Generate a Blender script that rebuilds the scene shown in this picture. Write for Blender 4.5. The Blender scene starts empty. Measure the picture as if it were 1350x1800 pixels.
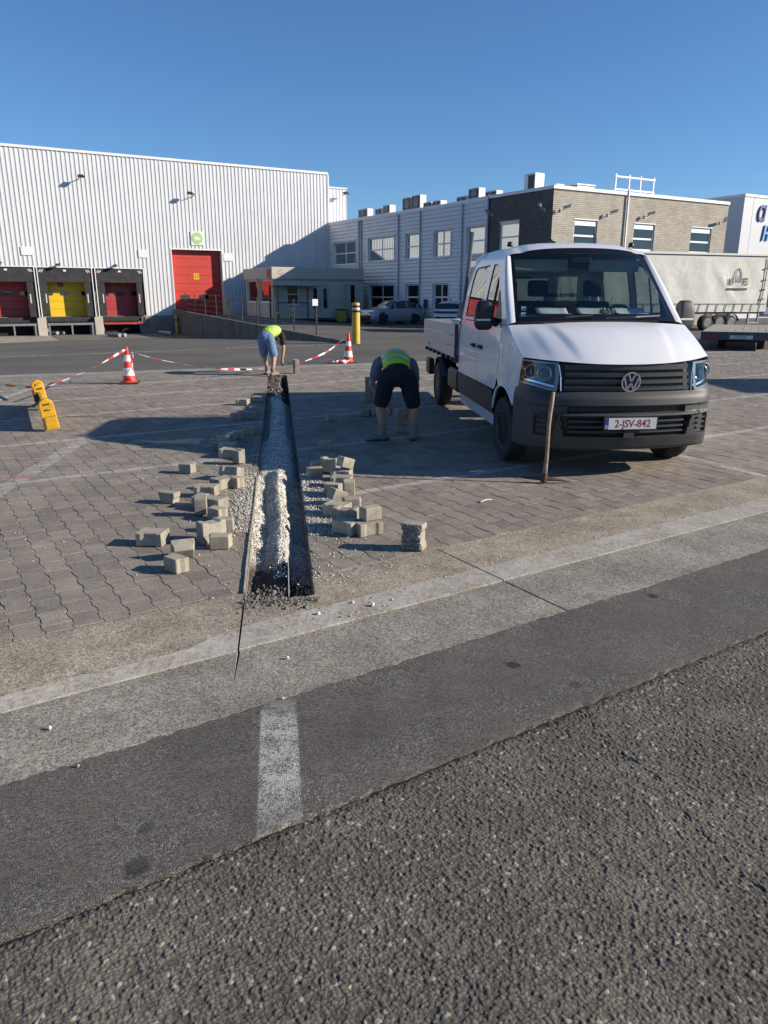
import bpy, bmesh, math, random
import numpy as np
from mathutils import Matrix, Vector, geometry
random.seed(7); RNG = np.random.default_rng(7)
D = bpy.data; SC = bpy.context.scene; COL = SC.collection
rad = math.radians
# ------------------------------------------------------------------ camera
FPX, HZ, CH = 1290.0, 522.0, 1.75          # focal length in photo pixels, horizon row, eye height
PITCH = math.atan((900 - HZ) / FPX)
cd = D.cameras.new('camera'); cam = D.objects.new('camera', cd); COL.objects.link(cam)
cd.sensor_fit = 'HORIZONTAL'; cd.sensor_width = 36; cd.lens = 36 * FPX / 1350
cd.clip_start = 0.05; cd.clip_end = 3000
cam.location = (0, 0, CH); cam.rotation_euler = (math.pi / 2 - PITCH, 0, 0)
SC.camera = cam
# ------------------------------------------------------------------ sky, sun, exposure
SUN_EL, SUN_AZ = rad(23.0), rad(-4.5)       # azimuth measured from +x (photo right) towards +y
w = D.worlds.new('World'); SC.world = w; w.use_nodes = True
nt = w.node_tree; bg = nt.nodes['Background']
sk = nt.nodes.new('ShaderNodeTexSky'); sk.sky_type = 'NISHITA'; sk.sun_disc = False
sk.sun_elevation = SUN_EL; sk.sun_rotation = math.pi / 2 - SUN_AZ
sk.air_density = 1.0; sk.dust_density = 0.0; sk.ozone_density = 8.0; sk.altitude = 50
nt.links.new(sk.outputs[0], bg.inputs[0]); bg.inputs[1].default_value = 0.091
sd = D.lights.new('sun', 'SUN'); sun = D.objects.new('sun', sd); COL.objects.link(sun)
sd.energy = 5.0; sd.angle = rad(0.5); sd.color = (1.0, 0.90, 0.76)
sv = Vector((math.cos(SUN_EL) * math.cos(SUN_AZ), math.cos(SUN_EL) * math.sin(SUN_AZ), math.sin(SUN_EL)))
sun.rotation_euler = sv.to_track_quat('Z', 'Y').to_euler(); sun.location = (30, 0, 30)
vs = SC.view_settings; vs.view_transform = 'Standard'; vs.look = 'None'; vs.gamma = 1; vs.exposure = 0.58
vs.use_curve_mapping = False
SC.render.engine = 'CYCLES'
# ------------------------------------------------------------------ photo pixels -> places
def ray(px, py):
    x = (px - 675) / FPX; u = -(py - 900) / FPX; c, s = math.cos(PITCH), math.sin(PITCH)
    return Vector((x, c + u * s, -s + u * c))
def G(px, py, z=0.0):
    d = ray(px, py); t = (z - CH) / d.z
    return Vector((d.x * t, d.y * t, z))
def atY(px, py, y):
    d = ray(px, py); t = y / d.y
    return Vector((d.x * t, y, CH + d.z * t))
# ------------------------------------------------------------------ materials
MATS = {}; ALB = .91      # overall paint level that suits the exposure
def mat(name, col=(.5, .5, .5), rough=.7, metal=0.0, var=0.0, scale=4.0, bump=0.0, bscale=60.0, spec=.5, coat=0.0,
        detail=4.0, col2=None, trans=0.0, alpha=1.0, emit=0.0, coords='pos', fine=0.0, fscale=200.0):
    if name in MATS: return MATS[name]
    col = tuple(c*ALB for c in col); col2 = tuple(c*ALB for c in col2) if col2 else None
    m = D.materials.new(name); m.use_nodes = True; MATS[name] = m
    t = m.node_tree; N = t.nodes; L = t.links; b = N['Principled BSDF']
    b.inputs['Base Color'].default_value = (*col, 1); b.inputs['Roughness'].default_value = rough
    b.inputs['Metallic'].default_value = metal; b.inputs['Specular IOR Level'].default_value = spec
    b.inputs['Coat Weight'].default_value = coat; b.inputs['Coat Roughness'].default_value = .04
    b.inputs['Transmission Weight'].default_value = trans; b.inputs['Alpha'].default_value = alpha
    if emit: b.inputs['Emission Color'].default_value = (*col, 1); b.inputs['Emission Strength'].default_value = emit
    if coords == 'pos': src = N.new('ShaderNodeNewGeometry').outputs['Position']
    else: src = N.new('ShaderNodeTexCoord').outputs['Object']
    if var or col2:
        n = N.new('ShaderNodeTexNoise'); n.inputs['Scale'].default_value = scale; n.inputs['Detail'].default_value = detail
        n.inputs['Roughness'].default_value = .65
        L.new(src, n.inputs['Vector'])
        r = N.new('ShaderNodeValToRGB'); r.color_ramp.elements[0].position = .32; r.color_ramp.elements[1].position = .68
        c2 = col2 if col2 else tuple(min(1, c * (1 + var)) for c in col)
        c1 = col if col2 else tuple(c * (1 - var) for c in col)
        r.color_ramp.elements[0].color = (*c1, 1); r.color_ramp.elements[1].color = (*c2, 1)
        L.new(n.outputs['Fac'], r.inputs['Fac']); out = r.outputs['Color']
        if fine:
            n2 = N.new('ShaderNodeTexNoise'); n2.inputs['Scale'].default_value = fscale; n2.inputs['Detail'].default_value = 3
            L.new(src, n2.inputs['Vector'])
            mr = N.new('ShaderNodeMapRange'); mr.inputs[1].default_value = .3; mr.inputs[2].default_value = .7
            mr.inputs[3].default_value = 1 - fine; mr.inputs[4].default_value = 1 + fine; L.new(n2.outputs['Fac'], mr.inputs[0])
            mx = N.new('ShaderNodeVectorMath'); mx.operation = 'SCALE'; L.new(out, mx.inputs[0]); L.new(mr.outputs[0], mx.inputs['Scale'])
            out = mx.outputs[0]
        L.new(out, b.inputs['Base Color'])
    if bump:
        n = N.new('ShaderNodeTexNoise'); n.inputs['Scale'].default_value = bscale; n.inputs['Detail'].default_value = 5
        L.new(src, n.inputs['Vector'])
        bp = N.new('ShaderNodeBump'); bp.inputs['Strength'].default_value = 1; bp.inputs['Distance'].default_value = bump
        L.new(n.outputs['Fac'], bp.inputs['Height']); L.new(bp.outputs[0], b.inputs['Normal'])
    return m
# small node toolkit for the richer materials
class NT:
    def __init__(s, name, rough=.8, spec=.4):
        s.m = D.materials.new(name); s.m.use_nodes = True; MATS[name] = s.m
        s.N = s.m.node_tree.nodes; s.L = s.m.node_tree.links; s.b = s.N['Principled BSDF']
        s.b.inputs['Roughness'].default_value = rough; s.b.inputs['Specular IOR Level'].default_value = spec
        s.pos = s.N.new('ShaderNodeNewGeometry').outputs['Position']
    def put(s, sock, v):
        if hasattr(v, 'is_linked') or isinstance(v, bpy.types.NodeSocket): s.L.new(v, sock)
        elif isinstance(v, (tuple, list)) and len(v) == 3 and sock.type == 'RGBA': sock.default_value = (*v, 1)
        else: sock.default_value = v
    def noise(s, scale, detail=3, vec=None, rough=.6):
        n = s.N.new('ShaderNodeTexNoise'); n.inputs['Scale'].default_value = scale; n.inputs['Detail'].default_value = detail
        n.inputs['Roughness'].default_value = rough; s.L.new(vec or s.pos, n.inputs['Vector']); return n.outputs['Fac']
    def voro(s, scale, feature='F1', out='Distance', vec=None, rnd=1.0):
        n = s.N.new('ShaderNodeTexVoronoi'); n.feature = feature; n.inputs['Scale'].default_value = scale
        n.inputs['Randomness'].default_value = rnd
        s.L.new(vec or s.pos, n.inputs['Vector']); return n.outputs[out]
    def math(s, op, a, b=0.0, c=0.0):
        n = s.N.new('ShaderNodeMath'); n.operation = op
        for i, v in enumerate((a, b, c)): s.put(n.inputs[i], v)
        return n.outputs[0]
    def rng(s, v, a, b, c=0.0, d=1.0):
        n = s.N.new('ShaderNodeMapRange')
        for i, q in enumerate((v, a, b, c, d)): s.put(n.inputs[i], q)
        return n.outputs[0]
    def mix(s, f, a, b, mode='MIX'):
        n = s.N.new('ShaderNodeMix'); n.data_type = 'RGBA'; n.blend_type = mode
        s.put(n.inputs[0], f); s.put(n.inputs[6], a); s.put(n.inputs[7], b); return n.outputs[2]
    def scale(s, c, f):
        n = s.N.new('ShaderNodeVectorMath'); n.operation = 'SCALE'; s.put(n.inputs[0], c); s.put(n.inputs['Scale'], f); return n.outputs[0]
    def dot(s, v):
        n = s.N.new('ShaderNodeVectorMath'); n.operation = 'DOT_PRODUCT'; s.L.new(s.pos, n.inputs[0]); n.inputs[1].default_value = v
        return n.outputs['Value']
    def attr(s, name, out='Color'):
        n = s.N.new('ShaderNodeAttribute'); n.attribute_name = name; return n.outputs[out]
    def bump(s, h, dist, prev=None):
        n = s.N.new('ShaderNodeBump'); n.inputs['Strength'].default_value = 1; n.inputs['Distance'].default_value = dist
        s.L.new(h, n.inputs['Height'])
        if prev: s.L.new(prev, n.inputs['Normal'])
        return n.outputs[0]
    def done(s, col, normal=None):
        s.put(s.b.inputs['Base Color'], s.scale(col, ALB))
        if normal: s.L.new(normal, s.b.inputs['Normal'])
        return s.m
# ------------------------------------------------------------------ mesh building
OFF = {}
def new_root(name, loc, label=None, cat=None, group=None, kind=None):
    o = D.objects.new(name, None); COL.objects.link(o); o.location = loc; OFF[o.name] = Vector(loc); o.empty_display_size = .2
    return tag(o, label, cat, group, kind)
def tag(o, label=None, cat=None, group=None, kind=None):
    for k, v in (('label', label), ('category', cat), ('group', group), ('kind', kind)):
        if v: o[k] = v
    return o
def frame(loc, ang=0.0, ax='Z'): return Matrix.Translation(Vector(loc)) @ Matrix.Rotation(ang, 4, ax)
class MB:
    def __init__(s, M=None): s.v = []; s.f = []; s.mi = []; s.M = M or Matrix(); s.cm = 0
    def add(s, vs, fs, M=None):
        T = s.M @ M if M is not None else s.M
        o = len(s.v); s.v += [T @ Vector(q) for q in vs]; s.f += [tuple(i + o for i in q) for q in fs]; s.mi += [s.cm] * len(fs); return s
    def box(s, a, b, M=None):
        x0, y0, z0 = a; x1, y1, z1 = b
        return s.add([(x0,y0,z0),(x1,y0,z0),(x1,y1,z0),(x0,y1,z0),(x0,y0,z1),(x1,y0,z1),(x1,y1,z1),(x0,y1,z1)],
                     [(3,2,1,0),(4,5,6,7),(0,1,5,4),(1,2,6,5),(2,3,7,6),(3,0,4,7)], M)
    def cbox(s, c, d, M=None):
        return s.box([c[i]-d[i]/2 for i in range(3)], [c[i]+d[i]/2 for i in range(3)], M)
    def prism(s, poly, z0, z1, M=None):
        n = len(poly)
        return s.add([(x,y,z0) for x,y in poly]+[(x,y,z1) for x,y in poly],
                     [tuple(range(n-1,-1,-1)), tuple(range(n,2*n))]+[(i,(i+1)%n,n+(i+1)%n,n+i) for i in range(n)], M)
    def tube(s, pts, r, n=8, caps=True, M=None, flat=1.0):
        pts = [Vector(p) for p in pts]; rr = r if isinstance(r, (list, tuple)) else [r]*len(pts)
        vs = []; up = None
        for i, p in enumerate(pts):
            d = (pts[min(i+1,len(pts)-1)]-pts[max(i-1,0)])
            d = d.normalized() if d.length > 1e-9 else Vector((0,0,1))
            if up is None: up = Vector((0,0,1)) if abs(d.z) < .9 else Vector((0,1,0))
            x = d.cross(up); x = x.normalized() if x.length > 1e-6 else Vector((1,0,0)); up = x.cross(d).normalized()
            vs += [p + x*math.cos(2*math.pi*k/n)*rr[i] + up*math.sin(2*math.pi*k/n)*rr[i]*flat for k in range(n)]
        m = len(pts)
        fs = [(i*n+k, i*n+(k+1)%n, (i+1)*n+(k+1)%n, (i+1)*n+k) for i in range(m-1) for k in range(n)]
        if caps: fs += [tuple(range(n-1,-1,-1)), tuple((m-1)*n+k for k in range(n))]
        return s.add(vs, fs, M)
    def lathe(s, prof, n=24, M=None, close=False):
        vs = [(r*math.cos(2*math.pi*k/n), r*math.sin(2*math.pi*k/n), z) for r, z in prof for k in range(n)]
        m = len(prof); fs = [(i*n+k, i*n+(k+1)%n, (i+1)*n+(k+1)%n, (i+1)*n+k) for i in range(m-1) for k in range(n)]
        if close: fs += [((m-1)*n+k, (m-1)*n+(k+1)%n, (k+1)%n, k) for k in range(n)]
        else: fs += [tuple(range(n-1,-1,-1)), tuple((m-1)*n+k for k in range(n))]
        return s.add(vs, fs, M)
    def grid(s, fn, nu, nv, M=None, flip=False):
        vs = [fn(i/nu, j/nv) for i in range(nu+1) for j in range(nv+1)]
        w = nv+1; fs = [(i*w+j, (i+1)*w+j, (i+1)*w+j+1, i*w+j+1) for i in range(nu) for j in range(nv)]
        if flip: fs = [q[::-1] for q in fs]
        return s.add(vs, fs, M)
    def build(s, name, mats, parent=None, smooth=False, bevel=0.0, seg=1, loc=None, ang=None, thick=0.0, fix=False):
        off = OFF[parent.name] if parent else (Vector(loc) if loc is not None else Vector((0,0,0)))
        me = D.meshes.new(name); me.from_pydata([tuple(q-off) for q in s.v], [], s.f)
        if not isinstance(mats, (list, tuple)): mats = [mats]
        for m in mats: me.materials.append(m)
        if len(mats) > 1: me.polygons.foreach_set('material_index', s.mi)
        if fix or bevel or thick:
            bm = bmesh.new(); bm.from_mesh(me)
            if fix or thick: bmesh.ops.remove_doubles(bm, verts=bm.verts, dist=1e-5); bmesh.ops.recalc_face_normals(bm, faces=bm.faces)
            if thick: bmesh.ops.solidify(bm, geom=bm.faces[:], thickness=thick)
            if bevel:
                bmesh.ops.remove_doubles(bm, verts=bm.verts, dist=1e-6)
                ed = [e for e in bm.edges if len(e.link_faces) == 2 and e.calc_face_angle(0) > .5]
                bmesh.ops.bevel(bm, geom=ed, offset=bevel, segments=seg, affect='EDGES', profile=.5)
            bm.to_mesh(me); bm.free()
        if smooth:
            me.polygons.foreach_set('use_smooth', [True]*len(me.polygons))
            if ang is not None and hasattr(me, 'set_sharp_from_angle'): me.set_sharp_from_angle(angle=ang)
        me.update()
        o = D.objects.new(name, me); COL.objects.link(o)
        if parent: o.parent = parent; OFF[o.name] = OFF[parent.name]
        else: o.location = off; OFF[o.name] = off
        return o
def pip(x, y, poly):
    c = False; n = len(poly); j = n-1
    for i in range(n):
        xi, yi = poly[i]; xj, yj = poly[j]
        if (yi > y) != (yj > y) and x < (xj-xi)*(y-yi)/(yj-yi)+xi: c = not c
        j = i
    return c
def panel(mb, outer, holes, res, fn, flip=False):
    """triangulated sheet with openings, bent by fn(a, b) -> (x, y, z)"""
    def dens(poly):
        out = []
        for i, p in enumerate(poly):
            q = poly[(i+1) % len(poly)]; k = max(1, int(math.hypot(q[0]-p[0], q[1]-p[1])/res))
            out += [(p[0]+(q[0]-p[0])*t/k, p[1]+(q[1]-p[1])*t/k) for t in range(k)]
        return out
    loops = [dens(outer)]+[dens(q) for q in holes]
    pts = []; eds = []
    for lp in loops:
        o = len(pts); pts += lp; eds += [(o+i, o+(i+1) % len(lp)) for i in range(len(lp))]
    xs = [p[0] for p in loops[0]]; ys = [p[1] for p in loops[0]]
    i = min(xs)+res*.5
    while i < max(xs):
        j = min(ys)+res*.5
        while j < max(ys):
            if pip(i, j, loops[0]) and not any(pip(i, j, q) for q in loops[1:]) and \
               min((i-p[0])**2+(j-p[1])**2 for p in pts[:len(eds)]) > (res*.45)**2: pts.append((i, j))
            j += res
        i += res
    r = geometry.delaunay_2d_cdt([Vector(p) for p in pts], eds, [], 0, 1e-6)
    vs = [fn(p.x, p.y) for p in r[0]]; fs = []
    for t in r[2]:
        cx = sum(r[0][k].x for k in t)/len(t); cy = sum(r[0][k].y for k in t)/len(t)
        if pip(cx, cy, loops[0]) and not any(pip(cx, cy, q) for q in loops[1:]): fs.append(tuple(t)[::-1] if flip else tuple(t))
    return mb.add(vs, fs)
def rect_minus(r, holes):
    x0, x1, z0, z1 = r; xs = sorted({x0, x1, *[q for h in holes for q in h[:2] if x0 < q < x1]}); out = []
    for a, b in zip(xs, xs[1:]):
        zz = z0
        for h in sorted([h for h in holes if h[0] <= a+1e-6 and h[1] >= b-1e-6], key=lambda h: h[2]):
            if h[2] > zz+1e-6: out.append((a, b, zz, h[2]))
            zz = max(zz, h[3])
        if zz < z1-1e-6: out.append((a, b, zz, z1))
    return out
def text(name, s, size, M, m, parent, extrude=.004, align='CENTER', shear=0.0, bold=0.0, sx=1.0):
    """lettering as a thin mesh; M places its x (reading), y (up) axes"""
    cu = D.curves.new(name, 'FONT'); cu.body = s; cu.size = size; cu.extrude = extrude; cu.align_x = align; cu.align_y = 'CENTER'
    cu.shear = shear; cu.offset = bold; cu.resolution_u = 3
    t = D.objects.new(name, cu); COL.objects.link(t); bpy.context.view_layer.update()
    me = D.meshes.new_from_object(t.evaluated_get(bpy.context.evaluated_depsgraph_get()))
    D.objects.remove(t); D.curves.remove(cu)
    off = OFF[parent.name]; me.transform(Matrix.Translation(-off) @ M @ Matrix.Diagonal((sx, 1, 1, 1)))
    me.materials.clear(); me.materials.append(m); me.name = name
    o = D.objects.new(name, me); COL.objects.link(o); o.parent = parent; OFF[o.name] = off
    return o
def copy_tree(o, parent=None):
    c = o.copy(); COL.objects.link(c); c.parent = parent
    for ch in [q for q in D.objects if q.parent == o]: copy_tree(ch, c)
    return c
U = Vector((math.cos(rad(32.5)), math.sin(rad(32.5)), 0)); V = Vector((-U.y, U.x, 0))     # yard grid
def uv(u, v, z=0.0): return U*u+V*v+Vector((0, 0, z))
ORD = ['first','second','third','fourth','fifth','sixth','seventh','eighth','ninth','tenth','eleventh','twelfth','thirteenth',
       'fourteenth','fifteenth','sixteenth','seventeenth','eighteenth','nineteenth','twentieth','twenty-first','twenty-second','twenty-third','twenty-fourth']
# ================================================================== GROUND
TD = Vector((-0.139, 0.9903, 0)).normalized(); TP = Vector((TD.y, -TD.x, 0))      # trench axis, across (to the right)
TL0 = Vector((-0.85, 4.17, 0)); TW = 0.42; TLEN = 13.3
def tr(t, w, z=0.0): return TL0+TD*t+TP*w+Vector((0, 0, z))
def on(v, p, d): return p+d*((v-p.dot(V))/d.dot(V))                                # where a line crosses yard coordinate v
VP = 4.04                                                                         # first row of paving
FAR_A, FAR_B = Vector((-8.79, 17.0, 0)), Vector((-.39, 20.26, 0)); FAR_D = (FAR_B-FAR_A).normalized()
FAR_N = Vector((-FAR_D.y, FAR_D.x, 0))
def dip(x, y):
    """the loading yard falls away towards the docks, left of the ramp wall"""
    v = -x*U.y+y*U.x
    side = ((x-(-1.45))*0.887+(y-29.4)*0.461)/.99964      # >0 right of the ramp wall
    if side > -.04:                              # ramp up to the tall red door, right of the wall
        q = (x+1.45)*-.4612+(y-29.4)*.8873; f = min(1, max(0, (10-side)/5))
        return .43*min(1, max(0, (q-5)/23))*f*f*(3-2*f)
    t = min(1, max(0, (v-27)/(50-27))); t = t*t*(3-2*t)*.35+t*.65
    return -0.80*t
# ---- far asphalt: one sheet from behind the paving to the horizon
A1 = NT('far_asphalt', .9, .3)
c = A1.mix(A1.rng(A1.noise(.35, 4), .35, .65), (.098, .090, .080), (.140, .129, .114))
c = A1.scale(c, A1.rng(A1.noise(90, 2), .3, .7, .75, 1.25))
ln = A1.math('ABSOLUTE', A1.math('SUBTRACT', A1.dot((-U.y, U.x, 0)), 25.45))
ln = A1.math('MULTIPLY', A1.math('LESS_THAN', ln, .075), A1.rng(A1.noise(6, 4), .42, .55))
ln = A1.math('MULTIPLY', ln, A1.math('LESS_THAN', A1.dot((.887, .461, 0)), 12.25))
c = A1.mix(ln, c, (.42, .41, .39))
A1.done(c, A1.bump(A1.noise(160, 3), .004))
WX, WY = Vector((.887, .461, 0)).normalized(), Vector((-.461, .887, 0)).normalized()   # across / along the ramp wall
WC = Vector((-1.45, 29.4, 0)).dot(WX)
mb = MB(); us = [-300, -120, -60]+[-45+i*1.6 for i in range(35)]+[WC-.06, WC-.02]+[WC+1+i*1.5 for i in range(10)]+[WC+20+i*6 for i in range(6)]+[75, 120, 300]
vs_ = [-60, -20, 0, 8, 12, 14]+[15+i*1.2 for i in range(45)]+[72, 80, 120, 400]
pts = []
for u in us:
    for v in vs_:
        p = WX*u+WY*v; s = (p-FAR_A).dot(FAR_N)
        pts.append((p.x, p.y, dip(p.x, p.y)-.004 if s > -1.6 else -.5))
W_ = len(vs_)
mb.add(pts, [(i*W_+j, (i+1)*W_+j, (i+1)*W_+j+1, i*W_+j+1) for i in range(len(us)-1) for j in range(W_-1)])
tag(mb.build('road', A1.m, fix=True), kind='structure')
# ---- fine asphalt strip along the gutter, with the worn white dash
A2 = NT('strip_asphalt', .85, .35)
base = A2.mix(A2.rng(A2.noise(1.6, 4), .35, .65), (.100, .089, .077), (.145, .130, .110))
sp = A2.voro(210, 'F1', 'Color'); spg = A2.N.new('ShaderNodeSeparateColor'); A2.L.new(sp, spg.inputs[0])
base = A2.scale(base, A2.rng(spg.outputs[0], 0, 1, .45, 1.6)); base = A2.mix(A2.math('MULTIPLY', A2.rng(A2.noise(.9, 5), .5, .7), .35), base, (.155, .14, .118))
edge = A2.math('ABSOLUTE', A2.math('SUBTRACT', A2.dot((-U.y, U.x, 0)), 2.36))
fl = A2.math('MULTIPLY', A2.math('GREATER_THAN', spg.outputs[1], .86), A2.rng(A2.math('ADD', A2.noise(3, 3), A2.math('MULTIPLY', edge, .25)), .45, .75))
base = A2.mix(A2.math('MULTIPLY', fl, .75), base, (.46, .45, .42))
# tar spots
def spot(nt_, c, px, py, r, s=1.0):
    p = G(px, py); q = nt_.N.new('ShaderNodeVectorMath'); q.operation = 'DISTANCE'; nt_.L.new(nt_.pos, q.inputs[0]); q.inputs[1].default_value = (p.x, p.y, 0)
    d = nt_.math('ADD', q.outputs['Value'], nt_.math('MULTIPLY', nt_.math('SUBTRACT', nt_.noise(30, 3), .5), r*.7))
    return nt_.mix(nt_.math('MULTIPLY', nt_.rng(d, r*.75, r*1.1, 1, 0), s), c, (.022, .021, .021))
for a in ((902, 1168, .038, .85), (1147, 1047, .036, .85), (240, 1523, .045, .65), (255, 1455, .03, .5), (1012, 1203, .035, .5), (690, 1395, .025, .3)): base = spot(A2, base, *a)
d0 = G(490, 1228); d1 = G(492, 1447); dd = (d1-d0).normalized(); dn = Vector((-dd.y, dd.x, 0))
ax = A2.math('ABSOLUTE', A2.math('SUBTRACT', A2.dot(dn), d0.dot(dn)))
m_ = A2.rng(A2.math('ADD', ax, A2.math('MULTIPLY', A2.noise(40, 2), .006)), .076, .086, 1, 0)
wear = A2.math('ADD', A2.math('MULTIPLY', A2.noise(12, 4), .9), A2.math('MULTIPLY', spg.outputs[2], .42))
m_ = A2.math('MULTIPLY', m_, A2.rng(wear, .52, .72))
m_ = A2.math('MULTIPLY', m_, A2.rng(A2.math('SUBTRACT', A2.dot(dd), d0.dot(dd)), -.03, .22, .1, 1.0))
m_ = A2.math('MULTIPLY', m_, A2.rng(A2.math('SUBTRACT', A2.dot(dd), d0.dot(dd)), .60, .85, 1.0, .4))
base = A2.mix(m_, base, (.55, .54, .50))
hh = A2.math('MULTIPLY', A2.voro(210, 'F1', 'Distance'), -1)
A2.done(base, A2.bump(A2.noise(14, 3), .01, A2.bump(hh, .006)))
def wavy(v, amp, u0, u1, n, seed):
    r = random.Random(seed); return [uv(u0+(u1-u0)*i/n, v+r.uniform(-amp, amp)) for i in range(n+1)]
mb = MB(); lo = [uv(-150, 1.99)]+wavy(1.985, .008, -2, 7, 260, 3)+[uv(150, 1.98)]; hi = [uv(-150, 2.74)]+wavy(2.745, .009, -2, 7, 330, 5)+[uv(150, 2.74)]
poly = [(p.x, p.y) for p in lo+hi[::-1]]
mb.prism(poly, -.10, -.0025)
tag(mb.build('asphalt_strip', A2.m), kind='structure')
# ---- coarse asphalt in the foreground: real stones in relief near the camera
A3 = NT('coarse_asphalt', .85, .35)
st = A3.attr('stone')
c = A3.scale(st, A3.rng(A3.noise(2.2, 4), .3, .7, .78, 1.22))
c = A3.scale(c, A3.rng(A3.noise(420, 2), .3, .7, .75, 1.25))
sand = A3.math('MULTIPLY', A3.rng(A3.noise(1.7, 5), .56, .68), .5)
c = A3.mix(sand, c, (.22, .195, .155))
A3.done(c, A3.bump(A3.noise(500, 3), .0012))
A3b = NT('coarse_asphalt_far', .9, .3)
v1 = A3b.voro(75, 'F1', 'Color'); s1 = A3b.N.new('ShaderNodeSeparateColor'); A3b.L.new(v1, s1.inputs[0])
c = A3b.scale((.13, .118, .104), A3b.rng(s1.outputs[0], 0, 1, .6, 1.5))
A3b.done(c, A3b.bump(A3b.math('MULTIPLY', A3b.voro(75), -1), .008))
U0, U1, V0, V1, ST = -.30, 4.25, .58, 1.972, .0032
nu, nv = int((U1-U0)/ST), int((V1-V0)/ST)
gu, gv = np.meshgrid(np.linspace(U0, U1, nu+1), np.linspace(V0, V1, nv+1), indexing='ij')
def cellular(x, y, p, seed):
    r = np.random.default_rng(seed); n = 512
    jx, jy, rv = r.random((n, n)), r.random((n, n)), r.random((n, n)); t1, t2 = r.normal(0, 1, (n, n)), r.normal(0, 1, (n, n))
    ix, iy = np.floor(x/p).astype(int), np.floor(y/p).astype(int)
    f1 = np.full(x.shape, 9.); f2 = np.full(x.shape, 9.); val = np.zeros(x.shape); tx = np.zeros(x.shape)
    for a in (-1, 0, 1):
        for b in (-1, 0, 1):
            cx, cy = (ix+a) % n, (iy+b) % n
            dx = (x/p-(ix+a+.12+.76*jx[cx, cy])); dy = (y/p-(iy+b+.12+.76*jy[cx, cy])); d = np.hypot(dx, dy)
            c1 = d < f1
            f2 = np.where(c1, f1, np.minimum(f2, d)); val = np.where(c1, rv[cx, cy], val)
            tx = np.where(c1, dx*t1[cx, cy]+dy*t2[cx, cy], tx); f1 = np.where(c1, d, f1)
    return f1, f2, val, tx
f1, f2, va, tx = cellular(gu, gv, .0135, 1); g1, g2, vb, ty = cellular(gu+.7, gv+.3, .0062, 2)
big = va > .25
hgt = np.where(big, np.minimum((f2-f1)*3.6, 1)*.0024+tx*.0009+(va-.6)*.0034, np.minimum((g2-g1)*2.2, 1)*.0014+(vb-.5)*.001-.001)
lowf = np.zeros_like(hgt)
for k in range(14):
    a, b, p1, s_ = RNG.uniform(-9, 9), RNG.uniform(-9, 9), RNG.uniform(0, 6.3), .0016/(1+k*.15)
    lowf += s_*np.sin(a*gu+b*gv+p1)
# the crack running down to the right, and the tarred seam
cp = [G(*q) for q in ((1030, 1250), (1052, 1285), (1075, 1312), (1140, 1350), (1180, 1390), (1215, 1440), (1250, 1475), (1300, 1530), (1345, 1560))]
cu_ = [(p.dot(U), p.dot(V)) for p in cp]
dist = np.full(gu.shape, 9.)
for (a0, b0), (a1, b1) in zip(cu_, cu_[1:]):
    L2 = (a1-a0)**2+(b1-b0)**2; t = np.clip(((gu-a0)*(a1-a0)+(gv-b0)*(b1-b0))/L2, 0, 1)
    dist = np.minimum(dist, np.hypot(gu-a0-t*(a1-a0), gv-b0-t*(b1-b0)))
wob = .004*np.sin(gu*60)+.003*np.sin(gv*97+1)
brk = .7+.3*np.sin(gu*31+2)*np.sin(gv*23+1); hgt = hgt+lowf-.010*(.6+.4*np.sin(gu*57+gv*41))*brk*np.clip(1-np.abs(dist+wob*1.3)/.007, 0, 1)
seam = np.clip((gv-(V1-.03))/.03, 0, 1); hgt = hgt-seam*.007
xyz = np.stack([gu*U.x+gv*V.x, gu*U.y+gv*V.y, hgt-.012], -1).reshape(-1, 3)
idx = np.arange((nu+1)*(nv+1)).reshape(nu+1, nv+1)
q = np.stack([idx[:-1, :-1], idx[1:, :-1], idx[1:, 1:], idx[:-1, 1:]], -1).reshape(-1, 4)
me = D.meshes.new('coarse_asphalt'); me.vertices.add(len(xyz)); me.vertices.foreach_set('co', xyz.ravel())
me.loops.add(q.size); me.loops.foreach_set('vertex_index', q.ravel().astype(np.int32))
me.polygons.add(len(q)); me.polygons.foreach_set('loop_start', (np.arange(len(q))*4).astype(np.int32))
me.polygons.foreach_set('use_smooth', np.ones(len(q), bool)); me.update(); me.validate()
g = np.where(big, .115+.075*((va*17.3) % 1)**2, .08+.05*vb)*(.28+.72*np.clip(np.where(big, (f2-f1)*4.0, (g2-g1)*3.5), 0, 1)); pale = (va > .975) & big; g = np.where(pale, .28+.12*tx.clip(-1, 1)*.5, g)
warm = np.where(big, (va*37 % 1), vb); colr = np.stack([g*1.08*(1.06+.08*warm), g*1.05, g*1.02*(.88-.10*warm), np.ones_like(g)], -1).reshape(-1, 4)
at = me.color_attributes.new('stone', 'FLOAT_COLOR', 'POINT'); at.data.foreach_set('color', colr.ravel())
me.materials.append(A3.m); ob = D.objects.new('asphalt', me); COL.objects.link(ob); tag(ob, kind='structure')
mb = MB()   # the same surface carried on outside the stone-by-stone patch
o = [uv(-200, -200), uv(200, -200), uv(200, 1.972), uv(-200, 1.972)]; i_ = [uv(U0, V0), uv(U1, V0), uv(U1, V1), uv(U0, V1)]
mb.add([(p.x, p.y, -.012) for p in o+i_], [(0, 1, 5, 4), (1, 2, 6, 5), (3, 0, 4, 7)])
r = mb.build('asphalt_surround', A3b.m); tag(r, kind='structure')
# dark bed under the seams so no gap shows through
mb = MB(); mb.box((-150, 1.9, -.14), (150, 2.1, -.024), Matrix.Rotation(rad(32.5), 4, 'Z'))
tag(mb.build('seam_tar', mat('tar', (.02, .02, .02), .6)), kind='structure')
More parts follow.
